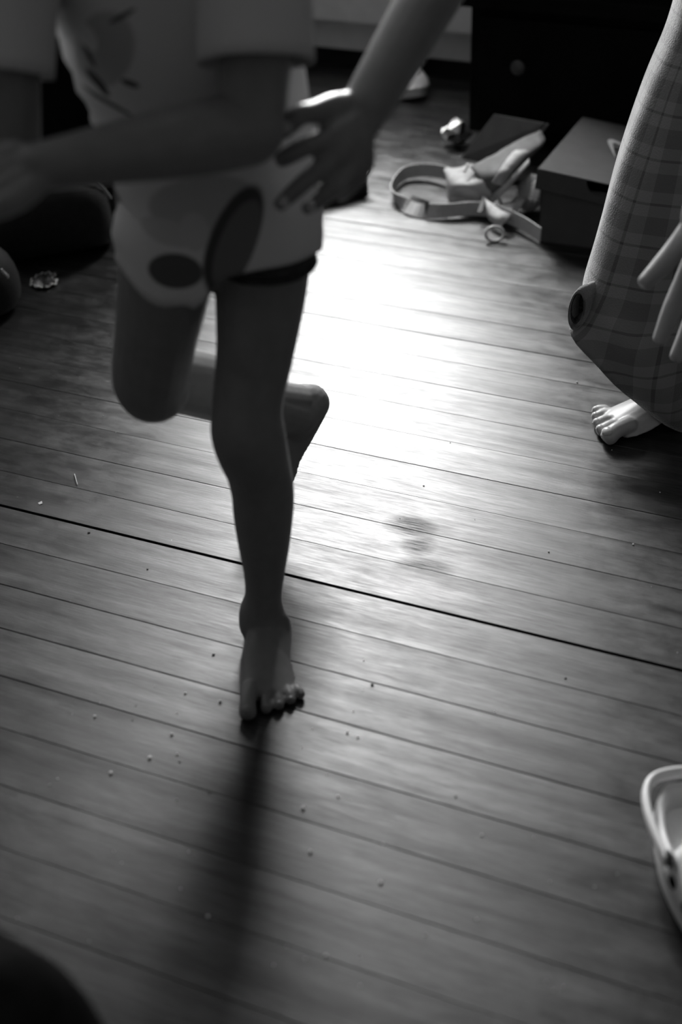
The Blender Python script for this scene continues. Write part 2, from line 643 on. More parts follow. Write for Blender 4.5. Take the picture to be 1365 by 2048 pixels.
def cloth_tube(mb, pts, rad, n=28, sub=4, ref=None, wr=0.0, fq=(3, 7), seed=0, ringfun=None):
    P = np.array([np.asarray(p, float) for p in pts])
    Rr = np.array([(r, r) if np.isscalar(r) else r for r in rad], float)
    P, Rr = cat(P, sub), cat(Rr, sub)
    T = np.array([nrm(t) for t in np.gradient(P, axis=0)])
    ref = np.array([1., 0, 0]) if ref is None else np.asarray(ref, float)
    R = []
    L = len(P)
    for i in range(L):
        e1 = nrm(ref - T[i] * (ref @ T[i]))
        e2 = np.cross(T[i], e1)
        ring = []
        for j in range(n):
            a = 2 * math.pi * j / n
            w = 1 + wr * (.6 * math.sin(fq[0] * a + seed + 2.2 * i / L) + .4 * math.sin(fq[1] * a + 1.7 * seed + 5 * i / L)) * (0.3 + i / L)
            q = P[i] + e1 * Rr[i][0] * w * math.cos(a) + e2 * Rr[i][1] * w * math.sin(a)
            if ringfun:
                q = ringfun(q, i / (L - 1), a)
            ring.append(q)
        R.append(ring)
    mb.rings(R, cap=False)
    return R


def V(*a):
    return np.array(a, float)


# ---- the hopping child -------------------------------------------------------------
kid = thing('person', (-0.105, 1.40, 0), 'barefoot person in pale printed t-shirt hopping on one leg', 'person')
b = MB()
# standing leg, rows of (row, left, right, depth Y, depth/width)
rows = [(470, 428, 632, 1.415, 1.0), (540, 428, 620, 1.405, 1.0), (600, 430, 611, 1.40, 1.0), (690, 432, 592, 1.385, 1.02), (738, 430, 581, 1.38, 1.04),
        (785, 426, 570, 1.372, 1.08), (829, 423, 566, 1.365, 1.12), (862, 421, 571, 1.362, 1.1), (900, 433, 577, 1.366, 1.05),
        (940, 452, 583, 1.378, 1.05), (985, 463, 589, 1.388, 1.15), (1030, 467, 587, 1.394, 1.2), (1089, 477, 580, 1.400, 1.2),
        (1140, 487, 571, 1.406, 1.2), (1190, 490, 564, 1.412, 1.25), (1222, 479, 569, 1.414, 1.05), (1246, 478, 571, 1.414, 1.0)]
pts, rad = [], []
for y, xl, xr, Y, k in rows:
    c = gy((xl + xr) / 2, y, Y)
    hw = (xr - xl) / 2 / ppm(c)
    pts.append(c)
    rad.append((hw, hw * k))
b.tube(pts, rad, n=24, sub=4, ref=(1, 0, 0), ends=True)
LHIP = pts[0]
toe_t = gz(548, 1438)
heelp = V(-0.104, 1.462, 0.0)
ff = nrm(toe_t - heelp)
medk = nrm(np.cross(ff, ZA))
if medk[0] > 0:
    medk = -medk
Lk = np.linalg.norm(toe_t - heelp) + 0.004
tips_k = foot(b, heelp, ff, medk, Lk, 0.078, pts[-1], toes=[(.385, 1.015, .148), (.105, .955, .096), (-.095, .93, .090), (-.28, .89, .086), (-.44, .84, .080)])
# raised leg
RHIP, RKNE, RANK = V(-0.166, 1.415, 0.60), gy(303, 750, 1.44), gy(592, 834, 1.69)
b.tube([RHIP, RHIP * .62 + RKNE * .38 + V(.002, -.016, 0), RHIP * .25 + RKNE * .75 + V(.0, -.014, 0), RKNE + V(0, -.012, .0), RKNE + V(.004, -.004, -.018)],
       [(.056, .06), (.051, .055), (.046, .05), (.044, .046), (.036, .036)], n=24, ref=(1, 0, 0))
b.ell(RKNE + V(.002, -.010, -.012), (.043, .042, .040))
sh = RANK - RKNE
b.tube([RKNE, RKNE + sh * .22 + V(0, 0, .006), RKNE + sh * .42 + V(0, 0, .006), RKNE + sh * .72, RANK],
       [(.040, .040), (.041, .041), (.041, .040), (.033, .031), (.030, .029)], n=20, sub=5)
b.tube([RANK, gy(622, 806, 1.715)], [.031, .027], n=16)
b.tube([RKNE + sh * .62 + V(0, 0, .006), gy(585, 806, 1.69), gy(612, 803, 1.71)], [.032, .027, .025], n=16)
b.tube([gy(622, 806, 1.715), gy(588, 850, 1.70), gy(560, 900, 1.69)], [.025, .030, .026], n=16)
fdir = nrm(gy(545, 985, 1.665) - gy(634, 806, 1.73))
hp = gy(641, 790, 1.735)
upf = nrm(-sh - fdir * (-sh @ fdir))
foot(b, hp, fdir, np.cross(fdir, upf), 0.19, 0.074, RANK, up=upf)
# trunk
PEL, WAI, CHE = V(-0.122, 1.425, 0.615), V(-0.135, 1.42, 0.74), V(-0.150, 1.40, 0.88)
NEC, HED = V(-0.165, 1.375, 1.03), V(-0.17, 1.33, 1.145)
b.tube([PEL - V(0, 0, .04), PEL, WAI, CHE, NEC - V(0, 0, .05), NEC - V(0, 0, .01)],
       [(.088, .07), (.105, .078), (.09, .068), (.108, .074), (.085, .06), (.04, .04)], n=24, ref=(1, 0, 0))
b.tube([NEC - V(0, 0, .03), HED - V(0, 0, .08)], [.036, .034])
AH = head(b, HED, V(-.1, -1, -.25), 0.195)
# arms
LSH, RSH = V(-0.035, 1.375, 0.965), V(-0.285, 1.375, 0.955)
LEL, LWR = gy(497, 258, 1.262), gy(70, 335, 1.14)
b.tube([CHE + V(.05, -.01, .08), LSH, LSH * .5 + LEL * .5, LEL], [.042, .042, .035, .033], n=18)
b.tube([LEL, LEL * .7 + LWR * .3, LEL * .35 + LWR * .65, LWR], [(.034, .034), (.033, .033), (.028, .026), (.023, .019)], n=18)
REL = gy(10, 345, 1.262)
RWR = gy(-140, 400, 1.06)
b.tube([CHE + V(-.05, -.01, .08), RSH, RSH * .5 + REL * .5, REL], [.042, .042, .036, .033], n=18)
b.tube([REL, REL * .6 + RWR * .4, RWR], [.033, .030, .021], n=18)
hand(b, LWR, nrm(LWR - LEL) + V(0, -.2, -.1), V(0, .5, -.7), -1, .86, (.4, .6, .4))
hand(b, RWR, nrm(RWR - REL), V(.8, 0, -.3), 1, .86, (.3, .5, .3))
body_a = b.build('body', skin_a, kid, smooth=True, mods=REMESH(.0024, 2))
face_parts(kid, HED, AH, 0.195)
for tp, r in tips_k:
    nn = MB().ell(tp + ZA * r * .55 + ff * r * .15, (r * .62, r * .72, r * .5), (medk, ff, ZA), 10, 6)
    nn.build('toenail', skin_a, kid, smooth=True)
# shorts
s_ = MB()
cloth_tube(s_, [PEL + V(0, 0, .09), PEL + V(0, 0, .04), PEL - V(0, 0, .02), PEL - V(0, 0, .055)], [(.092, .076), (.098, .08), (.098, .08), (.088, .076)], n=36)
hl = [gy(528, 440, 1.415), gy(528, 490, 1.407), gy(527, 518, 1.405)]
cloth_tube(s_, hl, [(.058, .062), (.0545, .059), (.054, .0585)], n=32, wr=.02, fq=(5, 9))
cloth_tube(s_, [RHIP + V(0, 0, .01), RHIP * .85 + RKNE * .15, RHIP * .75 + RKNE * .25 + V(-.008, -.012, 0)], [(.05, .055), (.052, .056), (.053, .057)], n=32, wr=.02, fq=(5, 9))
sh_o = s_.build('shorts', short_m, kid, smooth=True, mods=(SOLID(.003),))
hm = MB()
cloth_tube(hm, [gy(527, 512, 1.405), gy(527, 521, 1.405)], [(.0560, .060), (.0560, .060)], n=40, sub=1, wr=.03, fq=(7, 13))
hm.build('hem_band', short_m, sh_o, smooth=True, mods=(SOLID(.004),))


# t-shirt
def shirt_material():
    M = bpy.data.materials.new('printed_shirt')
    M.use_nodes = True
    nt = M.node_tree
    N, Lk_ = nt.nodes, nt.links
    bs = N['Principled BSDF']
    bs.inputs['Roughness'].default_value = 0.85
    bs.inputs['Specular IOR Level'].default_value = 0.15
    tc = N.new('ShaderNodeTexCoord')
    sx = N.new('ShaderNodeSeparateXYZ')
    Lk_.new(tc.outputs['Object'], sx.inputs[0])
    nz = N.new('ShaderNodeTexNoise')
    nz.inputs['Scale'].default_value = 14
    Lk_.new(tc.outputs['Object'], nz.inputs['Vector'])

    def math_(op, x, y=0.0):
        q = N.new('ShaderNodeMath')
        q.operation = op
        for i, v in enumerate((x, y)):
            if isinstance(v, (int, float)):
                q.inputs[i].default_value = v
            else:
                Lk_.new(v, q.inputs[i])
        return q.outputs[0]
    geo = N.new('ShaderNodeNewGeometry')
    sn = N.new('ShaderNodeSeparateXYZ')
    Lk_.new(geo.outputs['Normal'], sn.inputs[0])
    front = math_('LESS_THAN', sx.outputs[1], -0.03)

    def ellipse(cx, cz, a, bb, ang, soft=.12, wob=.25):
        dx, dz = math_('SUBTRACT', sx.outputs[0], cx), math_('SUBTRACT', sx.outputs[2], cz)
        ca, sa = math.cos(ang), math.sin(ang)
        p = math_('DIVIDE', math_('ADD', math_('MULTIPLY', dx, ca), math_('MULTIPLY', dz, sa)), a)
        q = math_('DIVIDE', math_('SUBTRACT', math_('MULTIPLY', dz, ca), math_('MULTIPLY', dx, sa)), bb)
        d = math_('ADD', math_('MULTIPLY', p, p), math_('MULTIPLY', q, q))
        d = math_('ADD', d, math_('MULTIPLY', math_('SUBTRACT', nz.outputs[0], .5), wob))
        r = N.new('ShaderNodeMapRange')
        r.inputs[1].default_value, r.inputs[2].default_value = 1 + soft, 1 - soft
        Lk_.new(d, r.inputs[0])
        return math_('MULTIPLY', r.outputs[0], front)
    col = 0.62
    cur = None
    K = kid.location
    for (px, py, Y, hl_, hw_, deg, val) in PRINT:
        g = gy(px, py, Y)
        k = ppm(g)
        mk = ellipse(g[0] - K[0], g[2] - K[2], hl_ / k, hw_ / k, math.radians(deg))
        base = col if cur is None else cur
        mix = N.new('ShaderNodeMix')
        mix.data_type = 'FLOAT'
        Lk_.new(mk, mix.inputs[0])
        if cur is None:
            mix.inputs[2].default_value = col
        else:
            Lk_.new(cur, mix.inputs[2])
        mix.inputs[3].default_value = val
        cur = mix.outputs[0]
    Lk_.new(cur, bs.inputs['Base Color'])
    n2 = N.new('ShaderNodeTexNoise')
    n2.inputs['Scale'].default_value = 500
    bn = N.new('ShaderNodeBump')
    bn.inputs['Strength'].default_value = .15
    bn.inputs['Distance'].default_value = .001
    Lk_.new(tc.outputs['Object'], n2.inputs['Vector'])
    Lk_.new(n2.outputs[0], bn.inputs['Height'])
    Lk_.new(bn.outputs[0], bs.inputs['Normal'])
    return M


# plain abstract patches of the print: (pixel column, row, depth, half length, half width, angle, grey)
PRINT = [(400, 420, 1.31, 110, 62, 12, 0.42), (335, 480, 1.31, 60, 26, -8, 0.48), (388, 470, 1.31, 40, 30, 80, 0.5),
         (466, 484, 1.31, 116, 46, 64, 0.07), (474, 492, 1.31, 94, 36, 64, 0.16),
         (350, 550, 1.31, 58, 36, 8, 0.10),
         (200, 120, 1.30, 90, 60, 60, 0.40), (160, 95, 1.30, 36, 22, -62, 0.62), (185, 195, 1.30, 34, 10, -52, 0.08), (168, 140, 1.30, 24, 6, -68, 0.08),
         (240, 45, 1.30, 34, 5, 28, 0.07), (205, 235, 1.30, 60, 5, -24, 0.08), (255, 185, 1.30, 20, 7, -15, 0.06)]
shirt_m = shirt_material()
t = MB()
# rings from the shoulders to the hem; each from its left and right edge in the photograph's frame
srows = [(gy(330, -190, 1.39), .114, .080), (gy(335, -60, 1.395), .118, .080), (gy(355, 60, 1.40), .112, .082), (gy(395, 180, 1.405), .108, .086),
         (gy(425, 290, 1.41), .104, .090), (gy(444, 380, 1.41), .105, .093), (gy(440, 440, 1.405), .109, .096), (gy(436, 488, 1.40), .111, .098)]


def hemfun(q, tt, a):
    k = max(0.0, (tt - .60) / .40)
    fr = max(0.0, -math.sin(a + math.pi) if False else 0)
    # front left part hangs lower, the right rides up on the hip
    x = q[0] + 0.125
    front = 1.0 if q[1] < 1.40 else 0.35
    dz = -0.048 * math.exp(-((x + .052) / .050) ** 2) * front - .016 * math.exp(-((x + .012) / .012) ** 2) * front + 0.016 * max(0, x / .1) - .008
    rip = .0028 * math.sin(q[2] * 190 + 3 * a) * math.exp(-((x + .105) / .03) ** 2)
    return q + V(rip, 0, dz * k ** 1.5)


cloth_tube(t, [r[0] for r in srows], [(r[1], r[2]) for r in srows], n=64, sub=5, wr=.022, fq=(4, 9), seed=1.3, ringfun=hemfun)
cloth_tube(t, [V(-.16, 1.378, 1.02), V(-.157, 1.382, 1.0), V(-.152, 1.388, .975), srows[0][0]], [(.060, .056), (.080, .066), (.104, .078), (.114, .080)], n=64, sub=3)
shirt = t.build('t_shirt', shirt_m, kid, smooth=True, mods=(SOLID(.0025),))
sl = MB()
cloth_tube(sl, [LSH + V(-.03, .0, .0), LSH + V(.002, -.015, -.02), gy(505, -90, 1.325), gy(508, 20, 1.305), gy(512, 125, 1.285)], [(.05, .052), (.052, .054), (.051, .052), (.0515, .052), (.0525, .053)],
           n=40, sub=4, wr=.035, fq=(3, 5), seed=.4)
sl.build('sleeve', shirt_m, kid, smooth=True, mods=(SOLID(.0025),))
sl = MB()
cloth_tube(sl, [RSH + V(.03, 0, 0), RSH + V(-.002, -.015, -.02), gy(10, -90, 1.33), gy(-2, 30, 1.31), gy(-8, 145, 1.29)], [(.05, .052), (.052, .054), (.05, .052), (.0505, .052), (.0515, .053)],
           n=40, sub=4, wr=.035, fq=(3, 5), seed=2.4)
sl.build('sleeve', shirt_m, kid, smooth=True, mods=(SOLID(.0025),))


# ---- generic clothed figure ---------------------------------------------------------
def clothed(parent, J, fdir_, skin, top_m, pants_m, hs=.2, long_hair=False, body=None, pants=True, arms=('L', 'R'), rs=1.0):
    b = body or MB()
    r_ = nrm(np.cross(fdir_, ZA))
    b.tube([J['pel'] - V(0, 0, .04), J['pel'], J['wai'], J['che'], J['nec'] - V(0, 0, .04), J['nec']],
           [(.09 * rs, .07 * rs), (.11 * rs, .08 * rs), (.095 * rs, .07 * rs), (.115 * rs, .078 * rs), (.09 * rs, .06 * rs), (.042 * rs, .042 * rs)], n=24, ref=r_)
    b.tube([J['nec'] - V(0, 0, .03), J['hed'] - V(0, 0, .08)], [.04 * rs, .038 * rs])
    A = head(b, J['hed'], fdir_ + V(0, 0, -.3), hs)
    for s_ in arms:
        S, E, W_ = J['sh' + s_], J['el' + s_], J['wr' + s_]
        b.tube([J['che'] * .6 + S * .4 + V(0, 0, .03), S, (S + E) / 2, E], [.042 * rs, .042 * rs, .036 * rs, .031 * rs], n=16)
        b.tube([E, E * .65 + W_ * .35, W_], [.031 * rs, .031 * rs, (.025 * rs)], n=16)
    tt = MB()
    cloth_tube(tt, [J['nec'] - V(0, 0, .015), J['nec'] - V(0, 0, .04), J['che'] + V(0, 0, .05), J['che'], J['wai'], J['pel'] + V(0, 0, .02)],
               [(.06 * rs, .055 * rs), (.09 * rs, .065 * rs), (.122 * rs, .084 * rs), (.125 * rs, .09 * rs), (.118 * rs, .09 * rs), (.122 * rs, .094 * rs)],
               n=40, sub=3, ref=r_, wr=.02)
    for s_ in arms:
        S, E = J['sh' + s_], J['el' + s_]
        cloth_tube(tt, [J['che'] * .45 + S * .55 + V(0, 0, .03), S, S * .4 + E * .6], [.05 * rs, .051 * rs, .05 * rs], n=28, sub=4, ref=fdir_, wr=.03)
    return b, A, tt


# ---- child in plaid trousers at the right -------------------------------------------
def plaid_material():
    M = bpy.data.materials.new('plaid_cloth')
    M.use_nodes = True
    nt = M.node_tree
    N, Lk_ = nt.nodes, nt.links
    bs = N['Principled BSDF']
    bs.inputs['Roughness'].default_value = .9
    bs.inputs['Specular IOR Level'].default_value = .1
    bs.inputs['Sheen Weight'].default_value = 1.0
    bs.inputs['Sheen Roughness'].default_value = .38
    tc = N.new('ShaderNodeTexCoord')
    sx = N.new('ShaderNodeSeparateXYZ')
    Lk_.new(tc.outputs['Object'], sx.inputs[0])

    def math_(op, x, y=0.0):
        q = N.new('ShaderNodeMath')
        q.operation = op
        for i, v in enumerate((x, y)):
            if isinstance(v, (int, float)):
                q.inputs[i].default_value = v
            else:
                Lk_.new(v, q.inputs[i])
        return q.outputs[0]
    ang = math_('ARCTAN2', math_('SUBTRACT', sx.outputs[1], .0), math_('SUBTRACT', sx.outputs[0], -.06))
    outs = []
    for src, per in ((sx.outputs[2], .062), (ang, .62)):
        ph = math_('FRACT', math_('DIVIDE', src, per))
        wide = math_('LESS_THAN', ph, .42)
        thin = math_('MULTIPLY', math_('GREATER_THAN', ph, .68), math_('LESS_THAN', ph, .74))
        outs.append(math_('ADD', math_('MULTIPLY', wide, -.22), math_('MULTIPLY', thin, -.32)))
    v = math_('ADD', math_('ADD', outs[0], outs[1]), 1.0)
    v = math_('MAXIMUM', v, .25)
    Lk_.new(math_('MULTIPLY', v, .24), bs.inputs['Base Color'])
    n2 = N.new('ShaderNodeTexNoise')
    n2.inputs['Scale'].default_value = 420
    bn = N.new('ShaderNodeBump')
    bn.inputs['Strength'].default_value = .5
    bn.inputs['Distance'].default_value = .002
    Lk_.new(tc.outputs['Object'], n2.inputs['Vector'])
    Lk_.new(n2.outputs[0], bn.inputs['Height'])
    Lk_.new(bn.outputs[0], bs.inputs['Normal'])
    return M


plaid = plaid_material()
pb = thing('person', (0.62, 2.02, 0), 'barefoot person in loose plaid trousers standing at the right edge', 'person')
b = MB()
fB = nrm(V(-.93, -.37, 0))
medB = nrm(np.cross(ZA, fB))
tipB = gz(1190, 880)
heelB = tipB - fB * .225 - medB * .020
ankB = heelB + fB * .06 + V(0, 0, .075)
kneB = V(0.545, 1.965, 0.33)
hipB = V(0.60, 2.03, 0.60)
b.tube([hipB, (hipB + kneB) / 2 + V(-.01, -.01, 0), kneB, kneB * .7 + ankB * .3 + V(.012, .012, 0), ankB], [.06, .054, .043, .041, .026], n=20)
tips_b = foot(b, heelB, fB, medB, .225, .098, ankB)
fB2 = nrm(V(-.9, -.3, 0))
heelB2 = V(0.86, 1.88, 0)
ankB2 = heelB2 + fB2 * .05 + V(0, 0, .075)
kneB2, hipB2 = V(0.79, 1.88, .34), V(0.70, 1.93, .61)
b.tube([hipB2, (hipB2 + kneB2) / 2, kneB2, kneB2 * .7 + ankB2 * .3, ankB2], [.06, .054, .043, .041, .026], n=20)
foot(b, heelB2, fB2, -np.cross(ZA, fB2), .205, .080, ankB2)
# the near hand hangs beside the thigh
fingB = [((1415, 410), (1362, 485), (1325, 530), (1292, 563)), ((1420, 450), (1372, 560), (1345, 620), (1322, 676)),
         ((1445, 460), (1405, 590), (1380, 660), (1355, 712)), ((1470, 480), (1445, 600), (1425, 670), (1405, 720))]
YB = 1.55
wrB = gy(1445, 330, YB + .03)
JB = dict(pel=V(.65, 1.98, .64), wai=V(.64, 1.96, .76), che=V(.615, 1.94, .90), nec=V(.59, 1.93, 1.05), hed=V(.565, 1.91, 1.17),
          shR=V(.56, 2.05, .985), elR=V(.60, 2.14, .80), wrR=V(.70, 2.10, .66), shL=V(.60, 1.81, .98), elL=V(.62, 1.72, .76), wrL=wrB)
b, AHB, tB = clothed(pb, JB, V(-.9, -.4, 0), skin_b, None, plaid, hs=.195, body=b)
for i, q in enumerate(fingB):
    P_ = [gy(x, y, YB - .012 * j + .008 * i) for j, (x, y) in enumerate(q)]
    b.tube([wrB] + P_[:1], [.014, .0115], n=10)
    b.tube(P_, [.0145, .0135, .0125, .0095], n=14, sub=4)
b.tube([wrB, gy(1400, 380, YB - .02), gy(1380, 430, YB - .035), gy(1378, 470, YB - .045)], [.015, .012, .010, .008], n=10)
hand(b, JB['wrR'], V(.1, -.3, -.9), V(-.6, -.5, 0), 1, .85)
b.build('body', skin_b, pb, smooth=True, mods=REMESH(.0024, 2))
face_parts(pb, JB['hed'], AHB, .195, True)
tB.build('t_shirt', mat('grey_shirt', .12, .9, .1, bump=.2, bscale=400), pb, smooth=True, mods=(SOLID(.003),))
for i, (tp, r) in enumerate(tips_b):
    k = .70 if i == 0 else .6
    MB().ell(tp + ZA * r * .62 + fB * r * .30, (r * k, r * .62, r * .42), (medB, nrm(fB + V(0, 0, -.35)), nrm(ZA + fB * .35)), 12, 8).build('toenail', nail_m, pb, smooth=True)
# wide right trouser leg
pm = MB()
rowsB = [(-60, 1372, .098, 2.05), (60, 1340, .097, 2.05), (180, 1291, .096, 2.04), (310, 1245, .096, 2.03), (410, 1215, .096, 2.02), (500, 1191, .098, 2.01), (575, 1170, .102, 2.0)]
RR = []
nB = 48
Rr_ = []
for y, xl, r, Y in rowsB:
    g = gy(xl, y, Y)
    Rr_.append((g + V(r, 0, 0), V(r, 0, -.01), V(0, r * .92, 0)))
gl_, gn = gy(1140, 648, 1.95), gy(1290, 838, 1.885)
hc = gy(1292, 745, 1.965)
Rr_.append((Rr_[-1][0] * .45 + hc * .55 + V(.005, 0, .01), V(.112, 0, -.045), V(0, .098, 0)))
Rr_.append((hc, hc - gl_, V(.0, .088, .030)))
cc = cat([r[0] for r in Rr_], 6)
e1s, e2s = cat([r[1] for r in Rr_], 6), cat([r[2] for r in Rr_], 6)
for i in range(len(cc)):
    q_ = i / (len(cc) - 1)
    ring = []
    for j in range(nB):
        a = 2 * math.pi * j / nB
        w = 1 + (.012 + .035 * q_) * (math.sin(5 * a + 3 * q_ + .6) * .6 + .4 * math.sin(9 * a + 8 * q_))
        p = cc[i] + e1s[i] * math.cos(a) * w + e2s[i] * math.sin(a) * w
        if q_ > .72:   # drape folds on the near side
            p = p + V(0, -1, 0) * .010 * math.sin((p[0] * 60 + p[2] * 42)) * (q_ - .72) / .28 * max(0, -math.sin(a))
        ring.append(p)
    RR.append(ring)
pm.rings(RR, cap=False)
pB = pm.build('trousers', plaid, pb, smooth=True, mods=(SOLID(.003),))
pm2 = MB()
cloth_tube(pm2, [hipB2 + V(0, 0, .06), hipB2, (hipB2 + kneB2) / 2, kneB2, ankB2 + V(0, 0, .03)], [.098, .1, .098, .095, .1], n=40, wr=.04)
cloth_tube(pm2, [JB['pel'] + V(0, 0, .07), JB['pel'], JB['pel'] - V(0, 0, .06)], [(.118, .095), (.128, .108), (.12, .105)], n=40, ref=V(.4, -.9, 0))
pm2.build('trouser_seat', plaid, pb, smooth=True, mods=(SOLID(.003),))
# curled fold of the cuff, open towards the camera and the left
ctr = gy(1153, 621, 1.93)
ca, cb_ = gy(1156, 588, 1.93) - ctr, gy(1139, 624, 1.93) - ctr
ax_ = nrm(V(-.35, -1, .15))


def cuff(spec):
    return [[ctr - ax_ * of + V(ox, 0, 0) + ca * sc * math.cos(2 * math.pi * j / 28) + cb_ * sc * math.sin(2 * math.pi * j / 28) for j in range(28)] for sc, of, ox in spec]


cu = MB()
cu.rings(cuff(((.98, .012, 0), (1.0, .003, 0), (1.12, -.002, 0), (1.26, .002, .001), (1.34, .014, .004), (1.30, .034, .012), (1.15, .06, .025))), cap=False)
cfo = cu.build('cuff_fold', plaid, pB, smooth=True)
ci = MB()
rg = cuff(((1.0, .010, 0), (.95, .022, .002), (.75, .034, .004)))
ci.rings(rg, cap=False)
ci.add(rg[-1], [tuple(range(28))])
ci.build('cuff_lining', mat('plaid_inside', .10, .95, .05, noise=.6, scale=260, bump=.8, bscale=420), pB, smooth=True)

# ---- third child, reaching in from the right above the frame -------------------------
pc = thing('person', (0.60, 1.34, 0), 'person reaching in from upper right, hand on hip of the hopping person', 'person')
fC = nrm(V(-.5, .86, 0))
rC = nrm(np.cross(fC, ZA))
JC = dict(pel=V(.60, 1.30, .74), wai=V(.575, 1.32, .87), che=V(.535, 1.35, 1.02), nec=V(.505, 1.37, 1.19), hed=V(.47, 1.40, 1.32))
JC.update(shR=JC['che'] + rC * .155 + V(0, 0, .10), shL=JC['che'] - rC * .150 + V(-.02, .03, .085), elL=gy(912, -95, 1.50), wrL=gy(733, 212, 1.365))
JC.update(elR=JC['shR'] + V(.05, -.03, -.26), wrR=JC['shR'] + V(.02, .06, -.46))
b = MB()
b, AHC, tC = clothed(pc, JC, fC, skin_a, None, None, hs=.205, body=b, arms=('L', 'R'))
for q, hx in ((1, rC * .075), (-1, -rC * .075)):
    hp_ = JC['pel'] + hx - V(0, 0, .02)
    fo = V(.60, 1.34, 0) + rC * q * .09
    an = fo - fC * .03 + V(0, 0, .08)
    kn = (hp_ + an) / 2 + fC * .02 + V(0, 0, -.01)
    b.tube([hp_, (hp_ + kn) / 2, kn, kn * .7 + an * .3 - fC * .012, an], [.066, .058, .047, .046, .028], n=18)
    foot(b, fo - fC * .07, fC, -rC * q, .215, .082, an)
    cloth_tube(tC, [hp_ + V(0, 0, .02), (hp_ + kn) / 2, kn], [.074, .072, .068], n=30, wr=.03)
cloth_tube(tC, [JC['pel'] + V(0, 0, .09), JC['pel'] + V(0, 0, .03), JC['pel'] - V(0, 0, .03), JC['pel'] - V(0, 0, .07)], [(.12, .092), (.128, .098), (.13, .10), (.118, .098)], n=40, ref=rC)
# the hand on the hip: back of a left hand, thumb uppermost
W_ = JC['wrL']
YH = 1.335


def hp(x, y, Y):
    return gy(x, y, Y)


b.tube([gy(757, 170, 1.385), W_, hp(712, 250, 1.35)], [(.026, .024), (.024, .021), (.024, .018)], n=16, sub=4)
kn_i, kn_m, kn_r, kn_p = hp(655, 282, 1.318), hp(675, 315, 1.312), hp(705, 330, 1.318), hp(728, 325, 1.332)
for kq, r in ((kn_i, .0125), (kn_m, .0130), (kn_r, .0125), (kn_p, .0115)):
    b.tube([hp(722, 235, 1.352) * .8 + kq * .2, (hp(715, 245, 1.35) + kq) / 2 + V(0, -.006, .002), kq], [.0145, .0140, r], n=12, sub=3)
b.tube([kn_i, hp(620, 290, 1.305), hp(590, 305, 1.300), hp(566, 318, 1.306)], [.0112, .0102, .0096, .0088], n=12, sub=4)
b.tube([kn_m, hp(626, 350, 1.296), hp(588, 384, 1.292), hp(562, 408, 1.298)], [.0112, .0098, .0090, .0076], n=12, sub=4)
b.tube([kn_r, hp(672, 372, 1.298), hp(642, 398, 1.296), hp(616, 416, 1.302)], [.0108, .0094, .0086, .0074], n=12, sub=4)
b.tube([kn_p, hp(712, 360, 1.325), hp(694, 380, 1.325), hp(682, 392, 1.33)], [.0100, .0088, .0080, .0066], n=12, sub=4)
b.tube([hp(712, 215, 1.365), hp(668, 217, 1.345), hp(628, 226, 1.325), hp(602, 230, 1.312), hp(582, 246, 1.305), hp(568, 262, 1.303)],
       [.0160, .0150, .0115, .0108, .0104, .0086], n=14, sub=4)
b.build('body', skin_a, pc, smooth=True, mods=REMESH(.003, 4))
hand_r = None
for x, y, Y, ang in ((572, 256, 1.292, 0), (569, 404, 1.287, 0), (622, 412, 1.291, 0)):
    c = gy(x, y, Y)
    MB().ell(c, (.0056, .0030, .0062), (AX, V(0, 1, 0), ZA), 10, 6).build('fingernail', nail_m, pc, smooth=True)
face_parts(pc, JC['hed'], AHC, .205, True)
tC.build('clothes', mat('dark_top', .05, .9, .1, bump=.2, bscale=400), pc, smooth=True, mods=(SOLID(.003),))


# ------------------------------------------------------------------ clogs and shoes
def frame_pts(o, f):
    f = nrm(f)
    l = np.cross(ZA, f)
    return lambda x, y, z: np.asarray(o) + f * x + l * y + ZA * z


